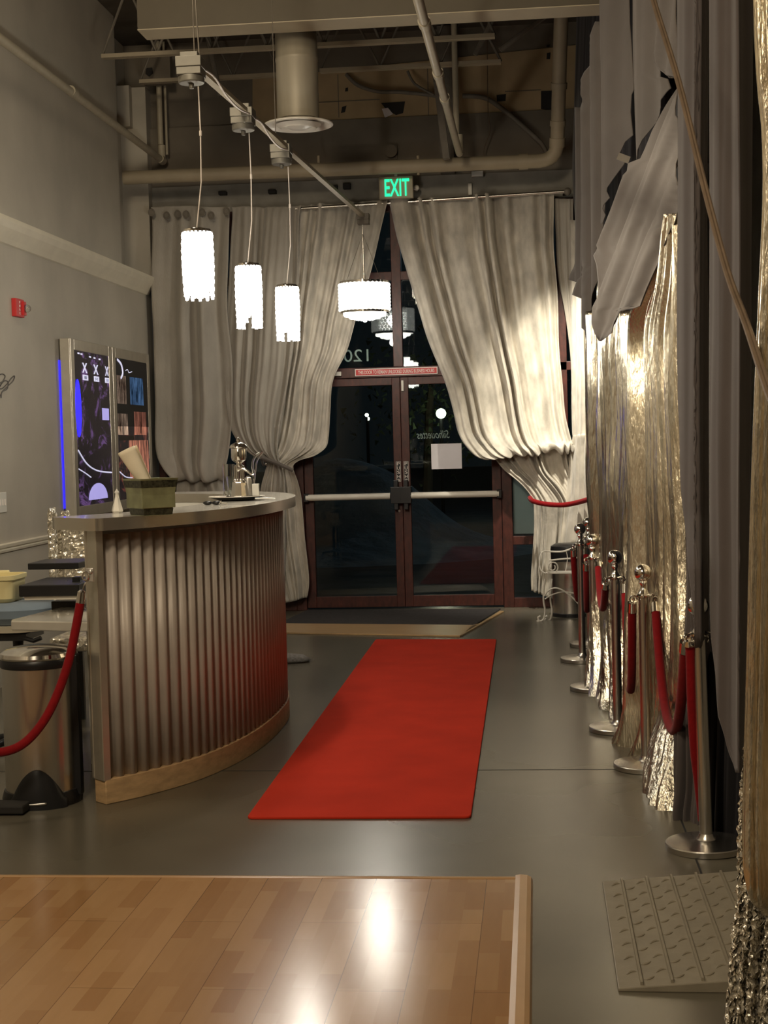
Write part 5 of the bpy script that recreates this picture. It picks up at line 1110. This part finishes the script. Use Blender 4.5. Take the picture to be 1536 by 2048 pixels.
m.prism([c+Vector((0, .26*math.cos(a), .13*math.sin(a))) for a in [PI*k/16 for k in range(17)]], (.003, 0, 0)); m.build('print', 'print_lilac', p)
for u in (.38, .52, .66, .80): wq(p, u, .02, u+.04, .09, 'black')
wq(p, .75, .56, .95, .64, 'print_lilac')
m = MB(); c = Vector((XF-.002, y0+wy*.06, z0+hz*.63)); m.prism([c+Vector((0, (.075*math.cos(a)), .225*math.sin(a))) for a in [2*PI*k/28 for k in range(28)]], (.003, 0, 0)); m.build('blue_reflection', 'blue_led_glow', p)  # reflection of the blue light, put on the poster as a glowing ellipse
m = MB(); ya = PX(147, 850, XF).y; m.box((XL+.001, ya-.006, 1.14), (XL+.011, ya+.001, 2.28)); m.build('blue_light_strip', 'blue_led_glow', t)
t, p, y0, y1, z0, z1 = lightbox(230, 302.5, 'poster_b', 'steel framed poster box farther along the wall, half behind the curtain', 2)
wy, hz = y1-y0, z1-z0
wq(p, 0, .52, 1, 1, 'black_matt', 'dark_field')
for u0, v0, u1, v1, mt in ((.02, .68, .30, .88, 'print_peach'), (.42, .68, .85, .88, 'print_blue'), (.02, .46, .32, .61, 'print_peach'), (.52, .46, .92, .63, 'print_red'), (.34, .14, .96, .42, 'print_red')):
    wq(p, u0, v0, u1, v1, mt, 'picture')
for u0, v0, u1, v1 in ((.12, .68, .17, .80), (.60, .70, .66, .78), (.14, .46, .20, .55), (.70, .47, .74, .56), (.05, .42, .5, .455)): wq(p, u0, v0+.0005, u1, v1, 'black', 'figure')
wtube(p, [(.05, .99), (.16, .96), (.2, .9), (.14, .86)], .010, 'print_white'); wtube(p, [(.30, .92), (.36, .93), (.40, .91), (.5, .92)], .004, 'print_white'); wtube(p, [(.02, .20), (.2, .16), (.4, .15)], .005, 'print_white')

o_ = PX(30, 616, XL); t = thing('fire_alarm', 'red wall fire alarm with a clear strobe lens', 'fire alarm', (XL, o_.y, o_.z-.07))
ya, yb = PX(23, 616, XL).y, PX(39, 616, XL).y; za, zb = PX(30, 634, XL).z, PX(30, 598, XL).z
m = MB(); m.box((XL, ya, za), (XL+.035, yb, zb)); m.build('housing', 'red_sign', t, bevel=.004)
m = MB(); m.box((XL+.035, lerp(ya, yb, .70), za+.015), (XL+.05, yb, zb-.015)); m.build('strobe_base', 'red_sign', t)
m = MB(); m.ball((XL+.06, lerp(ya, yb, .92), (za+zb)/2), .028, seg=16); m.build('strobe_lens', 'glass_clear', t)
for k, ch in enumerate('FIRE'): text('letter', ch, 'sign_white', t, (XL+.0365, lerp(ya, yb, .42), lerp(zb, za, .2+.2*k)), (0, 1, 0), (0, 0, 1), .018, .016, .0008)
a, b = PX(-8, 986, XL), PX(12, 1024, XL); m = MB(); m.box((XL, a.y, b.z), (XL+.008, b.y, a.z)); o = m.build('switch_plate', 'white', base=True, bevel=.003); tag(o, 'cream switch plate low on the left wall', 'switch')
m = MB()
for k in (.3, .6, .85): m = MB(); m.box((XL+.008, lerp(a.y, b.y, k)-.01, (a.z+b.z)/2-.02), (XL+.012, lerp(a.y, b.y, k)+.01, (a.z+b.z)/2+.02)); m.build('rocker', 'sign_white', o)
m = MB()
for pts in ([(-6, 752), (4, 748), (10, 752), (6, 762), (-4, 770), (2, 778), (14, 768), (22, 757), (29, 752), (26, 762), (16, 772), (6, 782), (0, 792)], [(0, 772), (8, 762), (16, 764), (14, 778), (4, 784), (2, 796)]):
    m.tube(catmull([PX(x, y, XL+.003) for x, y in pts], 5), .0045, 5)
tag(m.build('wall_decal', 'decal', base=True), 'dark curly script decal on the left wall', 'decal')

# ------------------------------------------------------------------ outside the glass
m = MB(); m.box((-40, GY+.13, -.16), (40, 90, -.10)); struct(m.build('ground', 'asphalt'), 'dark pavement outside the doors')
m = MB(); n, k = 40, 24; vs = []; c = PY(690, 940, 24)
for j in range(k+1):
    for i in range(n+1):
        x = lerp(-5, 2.6, i/n); y = lerp(20, 26.5, j/k); g = math.exp(-((x+1.2)/1.5)**2-((y-23.2)/1.5)**2); vs.append(Vector((x-1.7, y, -.12+1.45*g+.25*g*noise.noise(Vector((x*.9, y*.9, 3))))))
m.add(vs, [(j*(n+1)+i, j*(n+1)+i+1, (j+1)*(n+1)+i+1, (j+1)*(n+1)+i) for j in range(k) for i in range(n)])
tag(m.build('snow_bank', 'snow', base=True, auto=0), 'dim snow bank in the dark beyond the left door', 'snow bank')
e = PY(882, 827, 30); t = thing('street_lamp', 'glowing globe lamp seen outside through the right door', 'lamp', (e.x, e.y, -.1))
m = MB(); m.tube([(e.x, e.y, -.1), (e.x, e.y, e.z-.1)], .04, 10); m.build('post', 'black', t); m = MB(); m.ball(e, .10, seg=18); m.build('globe', 'lamp_glow', t)
light('POINT', 'street_lamp_light', (e.x, e.y-.3, e.z), 9, (1, 1, .7), .1)
rnd = random.Random(2); t = thing('tree', 'dim leafy tree around the street lamp outside', 'tree', (e.x-.4, e.y+.9, -.1))
m = MB(); m.tube([(e.x-.4, e.y+.9, -.1), (e.x-.3, e.y+.9, 2.2), (e.x-.1, e.y+.8, 3.6)], [.12, .08, .03], 8); m.build('trunk', 'bark', t); m = MB()
for q in range(900):
    p = Vector((e.x-.2+rnd.gauss(0, .8), e.y+.9+rnd.gauss(0, .35), e.z+.3+rnd.gauss(0, .7))); s = [Vector((rnd.uniform(-.09, .09), rnd.uniform(-.09, .09), rnd.uniform(-.09, .09))) for _ in range(3)]
    m.add([p+s[0], p+s[1], p+s[2]], [(0, 1, 2)])
m.build('foliage', 'leaf', t, auto=0)
for k, (x, y, r_) in enumerate([(733.5, 830, .075), (731.5, 837, .075)]):
    e = PY(x, y, 60); m = MB(); t = thing('street_lamp', ['upper of two tiny distant lamps seen through the left door', 'lower of two tiny distant lamps seen through the left door'][k], 'lamp', (e.x, e.y+k*.8, -.1)); m.ball((e.x, e.y+k*.8, e.z), r_, seg=10); m.build('globe', 'lamp_glow', t); m = MB(); m.tube([(e.x, e.y+k*.8, e.z-r_), (e.x, e.y+k*.8, -.1)], .04, 6); m.build('post', 'black', t)
